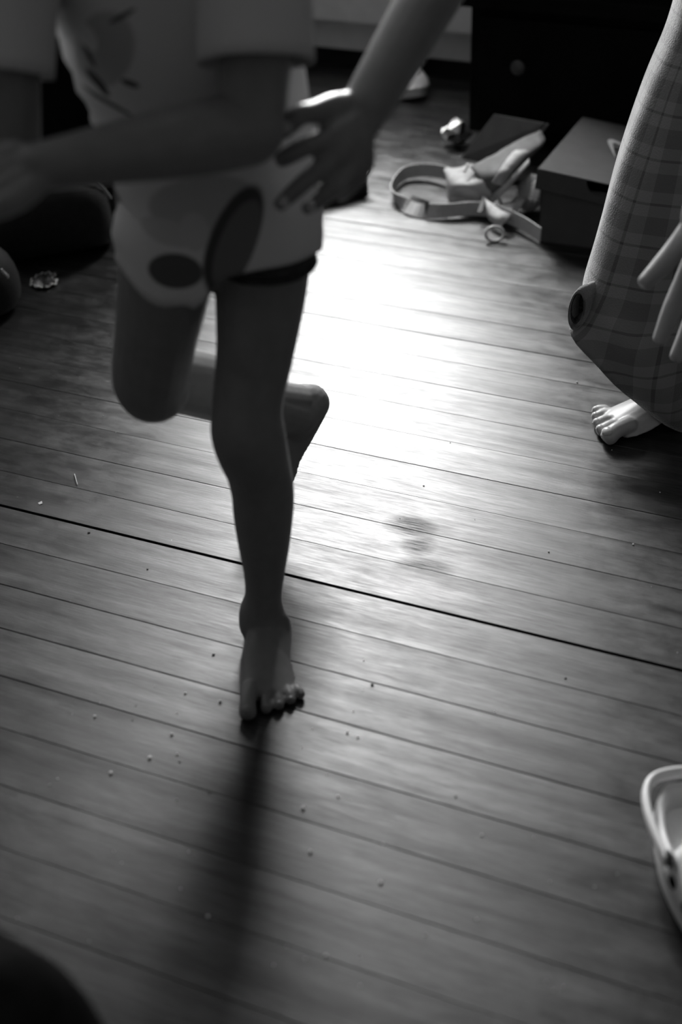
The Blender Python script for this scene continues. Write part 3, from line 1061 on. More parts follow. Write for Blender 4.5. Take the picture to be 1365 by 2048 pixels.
def clog(name, heel, f, L, label, shade, strap_back=True, group=None):
    th = thing(name, heel + nrm(f) * L / 2, label, 'shoe', group)
    P = frame_pts(heel, f)
    foam = mat('clog_foam_%02d' % int(shade * 100), shade, .42, .5, noise=.04, scale=30)
    hw = lambda t: L * (.150 + .050 * math.sin(max(0, min(1, (t - .1) / .9)) * math.pi) ** 1.2 * (1 if t > .1 else 0) + .015 * t) * (1 - max(0, (t - .82) / .18) ** 2 * .55) * (1 - max(0, (.12 - t) / .12) ** 2 * .45)
    # outline
    n = 48
    out = []
    for j in range(n):
        a = 2 * math.pi * j / n
        t = .5 - .5 * math.cos(a)
        y = hw(t) * (abs(math.sin(a)) ** .42) * (1 if math.sin(a) >= 0 else -1)
        out.append((t * L, y))
    zb = lambda x: .010 * (max(0, x / L - .75) / .25) ** 2 * L / .2
    s = L / .22
    so = MB()
    R = []
    for k, z in ((.93, .0), (1.0, .004 * s), (1.0, .013 * s), (.975, .016 * s), (1.0, .019 * s), (.99, .028 * s)):
        R.append([P(L / 2 + (x - L / 2) * k, y * k, z + zb(x)) for x, y in out])
    R.append([P(L / 2 + (x - L / 2) * .84, y * .80, .028 * s + zb(x)) for x, y in out])
    R.append([P(L / 2 + (x - L / 2) * .80, y * .76, .020 * s + zb(x)) for x, y in out])
    so.rings(R)
    so.build('sole', foam, th, smooth=True)
    # heel wall
    hwv = MB()
    idx = [j for j in range(n) if out[j][0] < .56 * L]
    idx = sorted(idx, key=lambda j: (j if j < n / 2 else j - n))
    sec = []
    for j in idx:
        x, y = out[j]
        hgt = .030 * s + .016 * s * max(0, (x / L - .25) / .3)
        q = []
        for k, z in ((.99, .024 * s), (.985, hgt * .7 + .012 * s), (.955, hgt + .015 * s), (.86, hgt + .014 * s), (.80, hgt * .6), (.79, .022 * s)):
            q.append(P(L / 2 + (x - L / 2) * k, y * k, z))
        sec.append(q)
    hwv.rings(sec)
    hwv.build('heel_wall', foam, th, smooth=True)
    # vamp
    va = MB()
    secs, m_ = [], 17
    surf = []
    for i in range(12):
        t = .46 + .53 * i / 11
        h = s * (.074 - .010 * ((t - .46) / .5) - .040 * max(0, (t - .74) / .25) ** 2)
        if i == 11:
            h *= .62
        row = []
        for j in range(m_):
            a = math.pi * j / (m_ - 1)
            w = hw(t) * (.99 if i < 11 else .8)
            if t > .93:
                w *= 1 - .35 * ((t - .93) / .06)
            row.append(P(t * L, w * math.cos(a) * (1 - .12 * math.sin(a)), .024 * s + zb(t * L) + (h - .024 * s) * math.sin(a) ** .8))
        surf.append(row)
    Vv = [p for r in surf for p in r]
    Fv = [(i * m_ + j, i * m_ + j + 1, (i + 1) * m_ + j + 1, (i + 1) * m_ + j) for i in range(11) for j in range(m_ - 1)]
    Fv.append(tuple(11 * m_ + j for j in range(m_)))
    va.add(Vv, Fv)
    va.build('vamp', foam, th, smooth=True, mods=(('SOLIDIFY', dict(thickness=.0045 * s, offset=0.0)),))
    hole_m = mat('clog_hole', .01, .9, .0)
    hh = MB()
    for i, js in ((3, (5, 8, 11)), (5, (4, 6.5, 9.5, 12)), (7, (5, 8, 11)), (8, (6.5, 9.5))):
        for j in js:
            j0 = int(j)
            c = np.array(surf[i][j0]) * (1 - (j - j0)) + np.array(surf[i][min(m_ - 1, j0 + 1)]) * (j - j0)
            du = nrm(np.array(surf[i + 1][j0]) - np.array(surf[i][j0]))
            dv = nrm(np.array(surf[i][j0 + 1]) - np.array(surf[i][j0]))
            nn = nrm(np.cross(du, dv))
            if nn[2] < 0:
                nn = -nn
            hh.ell(c + nn * .0018 * s, (.0048 * s, .0048 * s, .0018 * s), (du, dv, nn), 10, 6)
    for sgn in (1, -1):
        for i in (2, 5, 8):
            j0 = 1 if sgn > 0 else m_ - 2
            c = np.array(surf[i][j0])
            du = nrm(np.array(surf[i + 1][j0]) - c)
            dv = nrm(np.array(surf[i][j0 + (1 if sgn > 0 else -1)]) - c)
            nn = nrm(np.cross(du, dv))
            ctr_ = np.array(P(.7 * L, 0, .03))
            if nn @ (c - ctr_) < 0:
                nn = -nn
            hh.ell(c + nn * .0018 * s, (.0085 * s, .0055 * s, .0018 * s), (du, dv, nn), 10, 6)
    hh.build('vent_holes', hole_m, th, smooth=True)
    # strap
    st = MB()
    pts = []
    for j in range(21):
        a = math.pi * j / 20
        if strap_back:
            x = .50 * L - .515 * L * math.sin(a) ** .75
            z = s * (.056 - .006 * math.sin(a))
            y = hw(.42) * 1.10 * (1 if math.cos(a) > 0 else -1) * abs(math.cos(a)) ** .7
        else:
            x = .50 * L + .10 * L * math.sin(a)
            z = s * (.056 + .040 * math.sin(a))
            y = hw(.5) * 1.08 * math.cos(a)
        pts.append(P(x, y, z))
    st.tube(pts, [(.0045 * s, .0075 * s)] * len(pts), n=10, sub=2, ref=None if not strap_back else None)
    so_ = st.build('strap', foam, th, smooth=True)
    for sgn in (1, -1):
        MB().ell(P(.50 * L, sgn * hw(.5) * 1.03, .058 * s), (.009 * s, .004 * s, .009 * s), (nrm(f), np.cross(ZA, nrm(f)), ZA), 12, 6).build('rivet', mat('clog_rivet', .10, .4, .4), so_, smooth=True)
    return th


near_heel = gz(1338, 1618)
clog('clog', near_heel, gz(1455, 1860) - gz(1338, 1618), .235, 'white rubber clog lying at the lower right edge', .9)
far_toe = gz(838, 205)
fd = nrm(V(.30, -.95, 0))
clog('clog', far_toe - fd * .22, fd, .22, 'pale perforated rubber clog in front of the back skirting', .62, strap_back=False)

# dark slip-on shoe behind the hand
def slip_on(heel, f, L, label):
    th = thing('slip_on_shoe', heel + nrm(f) * L / 2, label, 'shoe')
    P = frame_pts(heel, f)
    dk, rim = mat('shoe_leather', .025, .4, .4, noise=.2, scale=40), mat('shoe_piping', .5, .6, .3)
    n = 40
    out = []
    for j in range(n):
        a = 2 * math.pi * j / n
        t = .5 - .5 * math.cos(a)
        w = L * (.135 + .055 * max(0, math.sin((t - .15) / .85 * math.pi)) if t > .15 else .135)
        out.append((t * L, w * (abs(math.sin(a)) ** .5) * (1 if math.sin(a) > 0 else -1)))
    so = MB()
    so.rings([[P(L / 2 + (x - L / 2) * k, y * k, z) for x, y in out] for k, z in ((.96, 0), (1, .003), (1, .018), (.96, .020))])
    so.build('sole', mat('shoe_sole', .012, .7, .2), th, smooth=True)
    up = MB()
    R = []
    for k, zf in ((.97, .018), (.96, .030), (.90, .044), (.80, .055), (.68, .060), (.62, .056)):
        R.append([P(L / 2 + (x - L / 2) * k - (.0 if k > .85 else .02 * L), y * k, .018 + (zf - .018) * (1.15 - .25 * (x / L))) for x, y in out])
    up.rings(R, cap=False)
    uo = up.build('upper', dk, th, smooth=True, mods=(SOLID(.003),))
    for row, nm in ((4, 'collar_piping'), (1, 'sole_piping')):
        c = MB()
        c.tube([np.array(p) for p in R[row]] + [np.array(R[row][0])], [.0017] * (n + 1), n=8, sub=1, ends=False)
        c.build(nm, rim, uo, smooth=True)
    bnd = MB()
    bnd.tube([P(.12 * L, .115 * L, .035), P(.0, .07 * L, .052), P(-.01 * L, -.02 * L, .055), P(.05 * L, -.12 * L, .045)], [(.002, .006)] * 4, n=8)
    bnd.build('heel_strap', dk, uo, smooth=True)
    return th


slip_on(gz(735, 383), gz(655, 396) - gz(735, 383), .17, 'dark slip-on shoe with pale piping behind the reaching hand')

# ------------------------------------------------------------------ nightstand
DD = 3.003
dl = gz(933, 285) @ DU
nd = thing('cabinet', room(dl + .30, DD + .18), 'black cabinet with a round knob against the back wall', 'cabinet')
MB().box(room(dl + .30, DD + .19, .165), (.60, .35, .285), RA).build('base_body', dresser_m, nd, bevel=.003)
MB().box(room(dl + .30, DD + .185, .325), (.64, .395, .035), RA).build('waist_moulding', dresser_m, nd, bevel=.004)
MB().box(room(dl + .305, DD + .20, .58), (.59, .33, .475), RA).build('upper_body', dresser_m, nd, bevel=.003)
MB().box(room(dl + .30, DD + .19, .83), (.64, .385, .025), RA).build('top', dresser_m, nd, bevel=.004)
for q in (.05, .55):
    for w in (.05, .33):
        MB().box(room(dl + q, DD + w, .0115), (.05, .05, .023), RA).build('leg', dresser_m, nd)
dr = MB().box(room(dl + .30, DD + .006, .168), (.55, .018, .24), RA).build('drawer', dresser_m, nd, bevel=.003)
d_ = ray(1040, 132)
kp = CO + d_ * ((DD - .012 - CO @ DN) / (d_ @ DN))
kn = MB()
kn.tube([kp + DN * .008, kp - DN * .006], [.007, .007], n=12)
kn.ell(kp - DN * .014, (.0165, .009, .0165), RA, 20, 12)
kn.build('knob', mat('knob_wood', .06, .4, .4), dr, smooth=True)

# ------------------------------------------------------------------ shoebox
card = mat('box_card', .075, .85, .08, noise=.05, scale=30)
bl = gz(1077, 484)
fx = nrm(gz(1180, 498) - bl)
fy = np.array([-fx[1], fx[0], 0])
BW, BDp, BH = .235, .345, .118
bx = thing('shoebox', bl + fx * BW / 2 + fy * BDp / 2, 'dark shoebox with tick logo on its lid beside the plaid trousers', 'box')
wl_ = MB()
tk_ = .003
wl_.box(bl + fx * BW / 2 + fy * tk_ / 2 + ZA * BH / 2, (BW, tk_, BH), (fx, fy, ZA))
wl_.box(bl + fx * BW / 2 + fy * (BDp - tk_ / 2) + ZA * BH / 2, (BW, tk_, BH), (fx, fy, ZA))
wl_.box(bl + fx * tk_ / 2 + fy * BDp / 2 + ZA * BH / 2, (tk_, BDp, BH), (fx, fy, ZA))
wl_.box(bl + fx * (BW - tk_ / 2) + fy * BDp / 2 + ZA * BH / 2, (tk_, BDp, BH), (fx, fy, ZA))
wl_.box(bl + fx * BW / 2 + fy * BDp / 2 + ZA * .002, (BW, BDp, .003), (fx, fy, ZA))
wl_.build('tray', card, bx)
# the lid sits a little askew, lower at the right
sl_ = -.105
lx, lz = nrm(fx + ZA * sl_), nrm(ZA - fx * sl_)
ly = nrm(fy + ZA * -.055)
l0 = bl - fx * .006 - fy * .006 + ZA * .153
LW, LD = BW + .012, BDp + .006
HR, HC = .027, .123
front = []
FH = .040
ld_ = MB()
# front flap with a half-round finger hole at its top edge
nh = 12
arc = [(HC + HR * math.cos(math.pi + math.pi * j / nh), HR * math.sin(math.pi + math.pi * j / nh) * 1.0) for j in range(nh + 1)]
vs = [(0, 0)] + arc + [(LW, 0), (LW, -FH), (0, -FH)]
topv = [l0 + lx * x + lz * y for x, y in vs]
polyidx = list(range(len(vs)))
# triangulate by fan strips from the bottom edge
ld_.add(topv, [(0, 1, len(vs) - 1)] + [(1 + j, 2 + j, len(vs) - 1) if j < nh // 2 else (1 + j, 2 + j, len(vs) - 2) for j in range(nh)]
        + [(1 + nh // 2, len(vs) - 2, len(vs) - 1), (nh + 1, nh + 2, len(vs) - 2)])
ld_.add([l0, l0 + lx * LW, l0 + lx * LW + ly * LD, l0 + ly * LD], [(0, 1, 2, 3)])
ld_.add([l0, l0 + ly * LD, l0 + ly * LD - lz * FH, l0 - lz * FH], [(0, 1, 2, 3)])
ld_.add([l0 + lx * LW, l0 + lx * LW - lz * FH, l0 + lx * LW + ly * LD - lz * FH, l0 + lx * LW + ly * LD], [(0, 1, 2, 3)])
lid = ld_.build('lid', card, bx, mods=(SOLID(.0018),))
# tick-shaped logo lying on the lid
def on_lid(px, py, up=.0022):
    d_ = ray(px, py)
    return CO + d_ * (((l0 - CO) @ lz + up) / (d_ @ lz))


out_c = [(1232, 316), (1224, 300), (1217, 286), (1216, 281), (1219, 279), (1226, 279), (1238, 284), (1262, 297), (1290, 315), (1318, 335)]
in_c = [(1232, 316), (1229, 303), (1227, 293), (1226, 287), (1228, 285.5), (1232, 286), (1241, 290), (1263, 300), (1290, 316.5), (1318, 335)]
O_, I_ = [on_lid(*p) for p in out_c], [on_lid(*p) for p in in_c]
lg = MB()
nO = len(O_)
lg.add(O_ + I_, [(i, i + 1, nO + i + 1, nO + i) for i in range(nO - 1)])
lg.build('logo', mat('logo_grey', .34, .5, .3), lid, mods=(SOLID(.0008),))

# ------------------------------------------------------------------ football
fb_c = gz(1062, 386, .040)
fball = thing('football', fb_c * V(1, 1, 0), 'small pebbled football with white laces tucked beside the shoebox', 'ball')
fa = nrm(V(.25, .35, .9))
fr_ = nrm(np.cross(fa, V(-.3, -.9, .2)))
ft_ = np.cross(fr_, fa)
bm_ = MB()
R = []
for i in range(1, 16):
    t_ = -1 + 2 * i / 16
    r = .030 * (1 - abs(t_) ** 1.9) ** .8
    R.append([fb_c + fa * .043 * t_ + fr_ * r * math.cos(2 * math.pi * j / 24) + ft_ * r * math.sin(2 * math.pi * j / 24) for j in range(24)])
bm_.rings(R)
bm_.build('ball_body', mat('ball_leather', .26, .45, .4, bump=.9, bscale=260), fball, smooth=True)
fn = nrm(V(.25, -.62, .75))
fn = nrm(fn - fa * (fn @ fa))
fs = np.cross(fa, fn)
for sg in (-.004, .004):
    MB().tube([fb_c + fn * .0262 + fa * .024 + fs * sg, fb_c + fn * .0305 + fs * sg, fb_c + fn * .0285 + fa * -.015 + fs * sg], [.0022] * 3, n=8).build('lace', mat('lace', .9, .6, .3), fball, smooth=True)
for q in (-.010, -.003, .004, .011, .018):
    rr = .0302 * (1 - (abs(q) / .043) ** 1.9) ** .8
    MB().tube([fb_c + fn * rr + fa * q + fs * -.008, fb_c + fn * (rr + .0015) + fa * q, fb_c + fn * rr + fa * q + fs * .008], [.0026] * 3, n=8).build('lace', mat('lace', .9, .6, .3), fball, smooth=True)


# ------------------------------------------------------------------ cloth bag with strap
def ribbon(path, width, thick, wdirs=None, sub=4):
    P = cat(np.array(path), sub)
    Wd = cat(np.array(wdirs if wdirs is not None else [ZA] * len(path)), sub)
    T = np.gradient(P, axis=0)
    R = []
    for i in range(len(P)):
        w = nrm(Wd[i])
        tt = nrm(T[i])
        w = nrm(w - tt * (w @ tt))
        nn = np.cross(tt, w)
        h, k = width / 2, thick / 2
        R.append([P[i] - w * h - nn * k, P[i] + w * h - nn * k, P[i] + w * h + nn * k, P[i] - w * h + nn * k])
    return MB().rings(R)


web = mat('strap_webbing', .48, .8, .2, noise=.1, scale=200, bump=.3, bscale=500)
cl1 = mat('bag_cloth', .36, .75, .25, noise=.12, scale=60, bump=.15, bscale=120)
cl2 = mat('bag_cloth_pale', .55, .75, .25, noise=.1, scale=60)
bag = thing('cloth_bag', gz(965, 392), 'crumpled cloth bag with long webbing strap beside the black cabinet', 'bag')
sp_ = [(908, 352, .030), (880, 343, .026), (845, 340, .022), (812, 346, .019), (793, 362, .018), (785, 383, .016), (797, 401, .015), (824, 417, .013), (856, 423, .015), (900, 421, .018), (945, 417, .020),
       (985, 421, .022), (1020, 434, .022), (1052, 450, .022), (1082, 470, .020)]
spw = [ZA] * 5 + [nrm(ZA + V(-.2, -.2, 0)), nrm(V(-.35, .5, .8)), nrm(V(.15, .9, .55)), nrm(V(0, .5, .9)), ZA, ZA, ZA, ZA, ZA, ZA]
ribbon([gz(x, y, z) for x, y, z in sp_], .030, .0022, spw).build('strap', web, bag, smooth=False)
ribbon([gz(818, 402, .019), gz(835, 409, .018), gz(856, 416, .022)], .028, .0035, [V(.15, .9, .55), V(.1, .8, .7), V(0, .5, .9)]).build('strap_buckle', mat('buckle', .06, .6, .3, bump=.5, bscale=300), bag)


def patch(name, rows_, m_, thick=.003, lv=2, parent=None, amp=.0028):
    """a crumpled cloth sheet through a grid of (px, py, z)"""
    G = np.array([[gz(*q) for q in r] for r in rows_])
    k = 5
    G = np.array([cat(r, k) for r in G])
    G = np.swapaxes(np.array([cat(G[:, j], k) for j in range(G.shape[1])]), 0, 1)
    rr = np.random.default_rng(len(name) * 7 + int(rows_[0][0][0]))
    kk = rr.normal(size=(5, 3)) * 55
    ph = rr.uniform(0, 6, 5)
    for i in range(G.shape[0]):
        for j in range(G.shape[1]):
            p = G[i, j]
            G[i, j] = p + nrm(V(.1, -.5, .8)) * amp * sum((1 - abs(math.sin(q @ p + w))) - .4 for q, w in zip(kk, ph)) / 1.6
            G[i, j][2] = max(G[i, j][2], .002)
    n = G.shape[1]
    mb_ = MB().add([p for r in G for p in r], [(i * n + j, i * n + j + 1, (i + 1) * n + j + 1, (i + 1) * n + j) for i in range(G.shape[0] - 1) for j in range(n - 1)])
    return mb_.build(name, m_, parent or bag, smooth=True, mods=(SOLID(thick),))


patch('pouch', [[(945, 328, .075), (920, 336, .060), (891, 338, .045), (893, 352, .035)],
                [(960, 340, .078), (930, 352, .062), (905, 362, .050), (894, 368, .028)],
                [(975, 365, .066), (945, 372, .060), (915, 376, .044), (896, 385, .012)],
                [(985, 392, .040), (955, 394, .030), (925, 392, .016), (899, 398, .003)],
                [(983, 400, .012), (957, 405, .006), (930, 404, .003), (905, 403, .002)]], cl1)
patch('flap', [[(1082, 262, .125), (1030, 285, .115), (985, 312, .100), (940, 335, .082)],
               [(1090, 285, .120), (1040, 318, .105), (1000, 345, .090), (955, 352, .075)],
               [(1060, 312, .095), (1032, 346, .080), (1000, 372, .064), (968, 384, .046)],
               [(1042, 345, .060), (1025, 368, .048), (1003, 388, .036), (978, 400, .020)]], mat('bag_flap', .10, .7, .3, noise=.15, scale=50))
patch('fold_strip', [[(1032, 300, .116), (1014, 318, .112), (997, 345, .100), (984, 366, .082)],
                     [(1064, 300, .112), (1044, 322, .106), (1024, 346, .092), (1006, 372, .072)]], cl1, thick=.0012, amp=.0035)
patch('fold_strip', [[(1058, 318, .106), (1034, 342, .092), (1006, 372, .066), (975, 396, .030)],
                     [(1060, 328, .100), (1038, 352, .086), (1014, 380, .060), (984, 408, .022)]], cl1, thick=.0012, amp=.001)
patch('pull_tab', [[(1048, 378, .046), (1038, 388, .042), (1026, 400, .036), (1008, 408, .030)],
                   [(1056, 394, .038), (1048, 406, .034), (1040, 416, .030), (1024, 430, .024)]], cl1)
patch('label_tab', [[(1030, 408, .034), (1014, 408, .033), (1001, 412, .031)], [(1026, 421, .030), (1012, 421, .029), (999, 424, .027)], [(1021, 436, .026), (1010, 435, .025), (998, 432, .023)]], cl2, lv=1)
patch('hanging_loop', [[(972, 398, .044), (985, 408, .042), (1004, 420, .040), (1024, 430, .034)],
                       [(974, 418, .034), (985, 430, .030), (1000, 438, .030), (1015, 440, .028)],
                       [(980, 440, .014), (987, 448, .012), (994, 450, .012), (1003, 452, .016)]], web, lv=2)
zp = MB()
for i in range(9):
    c = gz(969 - 1.2 * i + (i % 2), 396 + 3.4 * i, .042 - .002 * i)
    zp.box(c, (.009, .003, .0022), RA)
for i in range(8):
    c = gz(998 + 1.3 * i, 397 + 2.6 * i, .04 - .002 * i)
    zp.box(c, (.009, .003, .0022), RA)
tag(zp.build('zip_teeth', mat('zip_metal', .4, .35, .5, metal=.8), bag), kind='stuff')
for i in range(3):
    MB().ell(gz(936 - 3 * i, 331 + 5.5 * i, .086 - .004 * i), .0042, None, 12, 8).build('bead', mat('bead', .75, .15, .6), bag, smooth=True)
rg_ = MB()
rc = gz(990, 468, .016)
rg_.tube([rc + V(.018 * math.cos(a), .006 * math.sin(a), .013 * math.sin(a)) for a in np.linspace(0, 2 * math.pi, 21)], [.003] * 21, n=8, sub=1, ends=False)
rg_.build('ring', mat('clear_ring', .45, .25, .5), bag, smooth=True)
# hard folder lying across the bag
bk = thing('folder', gz(1005, 300), 'flat dark folder leaning over the cloth bag', 'folder')
q_ = [gz(922, 316, .020), gz(1020, 338, .030), gz(1092, 246, .135), gz(988, 228, .120)]
nn_ = nrm(np.cross(q_[1] - q_[0], q_[3] - q_[0]))
if nn_[2] < 0:
    nn_ = -nn_
MB().add([p for p in q_] + [p - nn_ * .012 for p in q_], [(0, 1, 2, 3), (7, 6, 5, 4), (0, 4, 5, 1), (1, 5, 6, 2), (2, 6, 7, 3), (3, 7, 4, 0)]).build('cover', mat('folder_card', .040, .8, .1, noise=.15, scale=25), bk, bevel=.002)
MB().add([p - nn_ * .003 for p in (q_[1] * .97 + q_[0] * .03 + (q_[1] - q_[2]) * -.02, q_[1] + (q_[1] - q_[0]) * .03, q_[2] + (q_[1] - q_[0]) * .03, q_[2])]
         + [p - nn_ * .009 for p in (q_[1] * .97 + q_[0] * .03 + (q_[1] - q_[2]) * -.02, q_[1] + (q_[1] - q_[0]) * .03, q_[2] + (q_[1] - q_[0]) * .03, q_[2])],
         [(0, 1, 2, 3), (7, 6, 5, 4), (0, 4, 5, 1), (1, 5, 6, 2), (2, 6, 7, 3), (3, 7, 4, 0)]).build('pages', mat('folder_pages', .2, .8, .2), bk)


# ------------------------------------------------------------------ foil, wrapper, small floor bits
def crumple(c, r, seed, flat=.6, amp=.35, lv=3):
    rr = np.random.default_rng(seed)
    bm = bmesh.new()
    bmesh.ops.create_icosphere(bm, subdivisions=lv, radius=1.0)
    Vv = np.array([v.co[:] for v in bm.verts])
    Fc = [tuple(v.index for v in f.verts) for f in bm.faces]
    bm.free()
    K = rr.normal(size=(14, 3)) * 3.2
    ph = rr.uniform(0, 6, 14)
    d = 1 + amp * np.mean([np.abs(np.sin(Vv @ k + p)) - .6 for k, p in zip(K, ph)], axis=0) * 3
    Vv = Vv * d[:, None] * np.array(r)
    Vv[:, 2] -= Vv[:, 2].min()
    return [np.asarray(c) + v for v in Vv], Fc


foil_m = mat('foil', .55, .3, .5, metal=1.0, bump=.8, bscale=120)
vf, ffc = crumple(gz(914, 290), (.030, .024, .028), 5, amp=.5, lv=2)
vf = [p + rng.normal(size=3) * .0042 for p in vf]
vf = [V(p[0], p[1], max(p[2], .0005)) for p in vf]
fo_ = MB().add(vf, ffc).build('foil_ball', foil_m)
tag(fo_, 'crumpled silver foil at the foot of the black cabinet', 'foil')
# scalloped wrapper lying on the dark floor at the left
wc = gz(90, 566)
wr_ = thing('foil_wrapper', wc, 'scalloped silver wrapper lying on the dark floor at the left', 'wrapper')
oo = []
for j in range(60):
    a = 2 * math.pi * j / 60
    r = 1 + .07 * math.sin(9 * a) + .05 * math.sin(14 * a + 1)
    if abs(a - .35) < .32:
        r *= .62
    oo.append((.025 * r * math.cos(a), .032 * r * math.sin(a)))
sheet = MB()
sheet.rings([[wc + V(x * k, y * k, .002 + zz * (1 + .5 * math.sin(5 * i_))) for i_, (x, y) in enumerate(oo)] for k, zz in ((1, .004), (.9, .001), (.6, .003), (.25, .001))], cap=False)
sheet.add([wc + V(x * .25, y * .25, .003) for x, y in oo], [tuple(range(60))])
sheet.build('sheet', mat('foil_dull', .10, .35, .5, metal=.9, bump=.8, bscale=120), wr_, smooth=True)
rm = MB()
rm.tube([wc + V(x, y, .006 + .002 * math.sin(5 * i_)) for i_, (x, y) in enumerate(oo)] + [wc + V(oo[0][0], oo[0][1], .006)], [.0018] * 61, n=8, sub=1, ends=False)
rm.build('rim', mat('foil_rim', .28, .3, .5, metal=.8), wr_, smooth=True)
# splinter / thread and flake
th_ = MB().tube([gz(149, 948, .002), gz(152, 958, .004), gz(155, 969, .002)], [.0007] * 3, n=6).build('thread', mat('thread', .6, .7, .2))
tag(th_, 'short pale thread on the floor left of the standing leg', 'thread')
fl_ = MB().add([gz(76, 1006, .0005), gz(84, 1002, .002), gz(85, 1007, .0015), gz(79, 1009, .0008)], [(0, 1, 2, 3)]).build('paper_flake', mat('flake', .7, .7, .2), mods=(SOLID(.0006),))
tag(fl_, 'tiny pale flake near the wide floor joint at the left', 'scrap')
cb = MB()
for (x, y, r) in [(1155, 765, .0018), (222, 1547, .0022), (300, 1517, .0024), (371, 1387, .0018), (607, 1618, .0024), (622, 1705, .0022), (677, 1594, .0016), (652, 1913, .002), (416, 1835, .002),
                  (355, 1510, .0016), (695, 1466, .0018), (716, 1475, .0016), (190, 1434, .0018), (344, 1470, .002), (964, 1672, .0016), (441, 1405, .0022), (762, 1766, .0022), (1267, 1090, .0015), (1098, 1104, .0014)]:
    v_, f_ = crumple(gz(x, y), (r, r, r * .7), int(x), lv=1)
    cb.add(v_, f_)
for _ in range(60):
    x, y = random.uniform(0, 1365), random.uniform(700, 2000)
    r = random.uniform(.0005, .0011)
    v_, f_ = crumple(gz(x, y), (r, r, r * .7), int(x), lv=1)
    cb.add(v_, f_)
tag(cb.build('floor_crumbs', mat('crumb', .75, .6, .3)), 'pale crumbs scattered over the floor boards', 'crumbs', kind='stuff')
dk_ = MB()
for (x, y, r) in [(427, 1310, .0024), (1132, 1357, .0018), (848, 972, .0016), (745, 1370, .0024), (178, 1066, .0024), (295, 1139, .0018), (912, 1594, .0018), (265, 1441, .0014), (272, 1412, .0012), (360, 1525, .0018), (420, 1585, .002)]:
    v_, f_ = crumple(gz(x, y), (r, r * .7, r * .35), int(x) + 1, lv=1)
    dk_.add(v_, f_)
tag(dk_.build('dark_crumbs', mat('dark_crumb', .05, .8, .2)), 'dark specks of dirt on the floor boards', 'crumbs', kind='stuff')

# ------------------------------------------------------------------ dark bags at the left
bgm = mat('black_bag', .010, .7, .2, noise=.2, scale=60, bump=.3, bscale=250)
bc = gz(120, 545)
bg = thing('duffel_bag', bc + V(0, .10, 0), 'black bag with pale piping and a small label on the dark floor', 'bag')
bd = MB()
secs = [(-.155, .05, .045), (-.14, .085, .085), (-.08, .10, .125), (0.0, .105, .165), (.07, .10, .175), (.12, .085, .15), (.145, .05, .10)]
bxx, byy = nrm(V(.97, .24, 0)), nrm(V(-.24, .97, 0))
RRb = []
for x, hd, hh_ in secs:
    ring = []
    for j in range(24):
        a = 2 * math.pi * j / 24
        ca_, sa_ = math.cos(a), math.sin(a)
        e = .7
        ring.append(bc + bxx * (x - .02) + byy * (.13 + hd * np.sign(ca_) * abs(ca_) ** e) + ZA * (hh_ / 2 + hh_ / 2 * np.sign(sa_) * abs(sa_) ** e))
    RRb.append(ring)
bd.rings(RRb)
bd.build('body', bgm, bg, smooth=True, mods=(SUBS(1),))
pp = MB()
pp.tube([np.array(r[8]) + ZA * .001 for r in RRb], [.0022] * len(RRb), n=8)
pp.build('piping', mat('piping_grey', .30, .6, .3), bg, smooth=True)
lbv = [np.array(RRb[2][15]) * .5 + np.array(RRb[2][14]) * .5, np.array(RRb[4][15]) * .5 + np.array(RRb[4][14]) * .5]
l_c = (lbv[0] + lbv[1]) / 2
MB().box(gy(90, 464, l_c[1] - .012), (.05, .003, .012), (nrm(bxx + ZA * .25), byy, nrm(ZA - bxx * .25))).build('label_patch', mat('label_grey', .07, .6, .3, noise=.6, scale=200), bg)
ed = MB()
pa = [np.array(RRb[i][7]) for i in (2, 3, 4)]
ed.add(pa + [p + byy * .06 + ZA * .004 for p in pa] + [p - ZA * .004 for p in pa] + [p + byy * .06 for p in pa],
       [(0, 1, 4, 3), (1, 2, 5, 4), (6, 9, 10, 7), (7, 10, 11, 8), (0, 6, 7, 1), (1, 7, 8, 2), (3, 4, 10, 9), (4, 5, 11, 10), (0, 3, 9, 6), (2, 8, 11, 5)])
ed.build('top_panel', mat('bag_top', .08, .7, .2), bg)
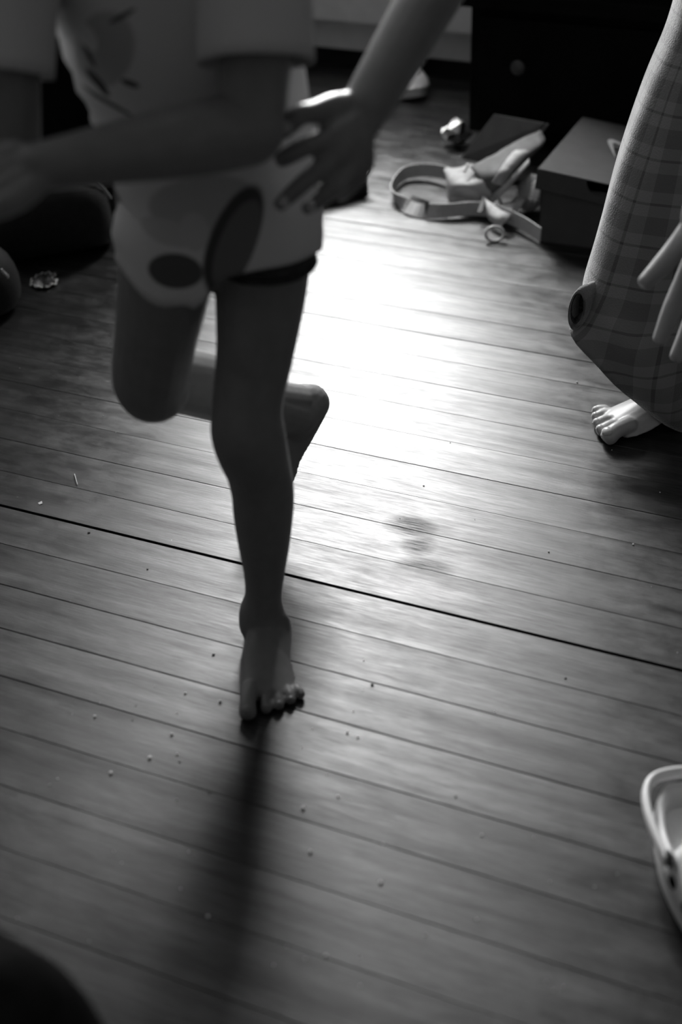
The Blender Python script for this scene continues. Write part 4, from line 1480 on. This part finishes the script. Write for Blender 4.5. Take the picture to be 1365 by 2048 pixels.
# a second darker bag at the frame's edge
b2c = gz(-75, 660)
bg2 = thing('backpack', b2c, 'black backpack with small pale lettering at the left edge', 'bag')
b2 = MB()
RR2 = []
for z, rx, ry in ((0.0, .085, .07), (.02, .10, .085), (.06, .102, .088), (.10, .09, .08), (.125, .06, .055), (.132, .03, .03)):
    RR2.append([b2c + V(0, .08, 0) + V(rx * math.cos(2 * math.pi * j / 24), ry * math.sin(2 * math.pi * j / 24), z) for j in range(24)])
b2.rings(RR2)
b2.build('body', bgm, bg2, smooth=True, mods=(SUBS(1),))
mk = MB()
for i, (x, y) in enumerate(((4, 541), (8, 545), (12, 549), (16, 553))):
    mk.box(gy(x, y, b2c[1] + .03), (.003, .003, .006), (nrm(V(1, .3, .4 if i % 2 else -.4)), V(0, 1, 0), ZA))
mk.build('lettering', mat('lettering_grey', .35, .6, .2), bg2)
for (x, y, r) in ((6, 457, .010), (21, 463, .006)):
    v_, f_ = crumple(gz(x - 30, y + 60, .128), (r, r, r * .8), int(x) + 3, lv=2)
    MB().add(v_, f_).build('toggle', mat('toggle_pale', .25, .6, .3), bg2, smooth=True)

# ------------------------------------------------------------------ tall dark chest, added to block window light from the left floor
ch_u, ch_d = V(-.28, 2.97, 0) @ DU, V(-.28, 2.97, 0) @ DN
CW, CD, CH = .95, .34, 1.06
chest = thing('shade_chest', room(ch_u - CW / 2, ch_d + CD / 2), 'added black chest, mostly hidden behind the hopping person, shading the left floor', 'cabinet')
MB().box(room(ch_u - CW / 2, ch_d + CD / 2, CH / 2), (CW, CD, CH), RA).build('body', dresser_m, chest, bevel=.004)
MB().box(room(ch_u - CW / 2, ch_d + CD / 2 - .01, CH + .0125), (CW + .03, CD + .03, .025), RA).build('top', dresser_m, chest, bevel=.004)
for q in range(4):
    dq = MB().box(room(ch_u - CW / 2, ch_d - .008, .14 + q * .25), (CW - .06, .016, .225), RA).build('drawer', dresser_m, chest, bevel=.003)
    for e in (-.25, .25):
        MB().ell(room(ch_u - CW / 2 + e, ch_d - .028, .14 + q * .25), (.016, .014, .016), RA, 14, 10).build('knob', mat('knob_wood', .06, .4, .4), dq, smooth=True)

# ------------------------------------------------------------------ dark cloth in the near left corner
ck = gz(-135, 2120, .30) * V(1, 1, 0)
cm_ = MB()
RRc = []
for z, r in ((0, .150), (.05, .155), (.15, .14), (.25, .122), (.32, .108), (.37, .075), (.385, .03)):
    RRc.append([ck + V(r * math.cos(a) * (1 + .05 * math.sin(3 * a)), r * math.sin(a), z + .006 * math.sin(5 * a) * (z > .05)) for a in np.linspace(0, 2 * math.pi, 33)[:-1]])
cm_.rings(RRc)
co_ = cm_.build('cloth_bundle', dark_cloth, smooth=True, mods=(SUBS(1),))
tag(co_, 'tall dark cloth bundle, out of focus, in the lower left corner', 'cloth')
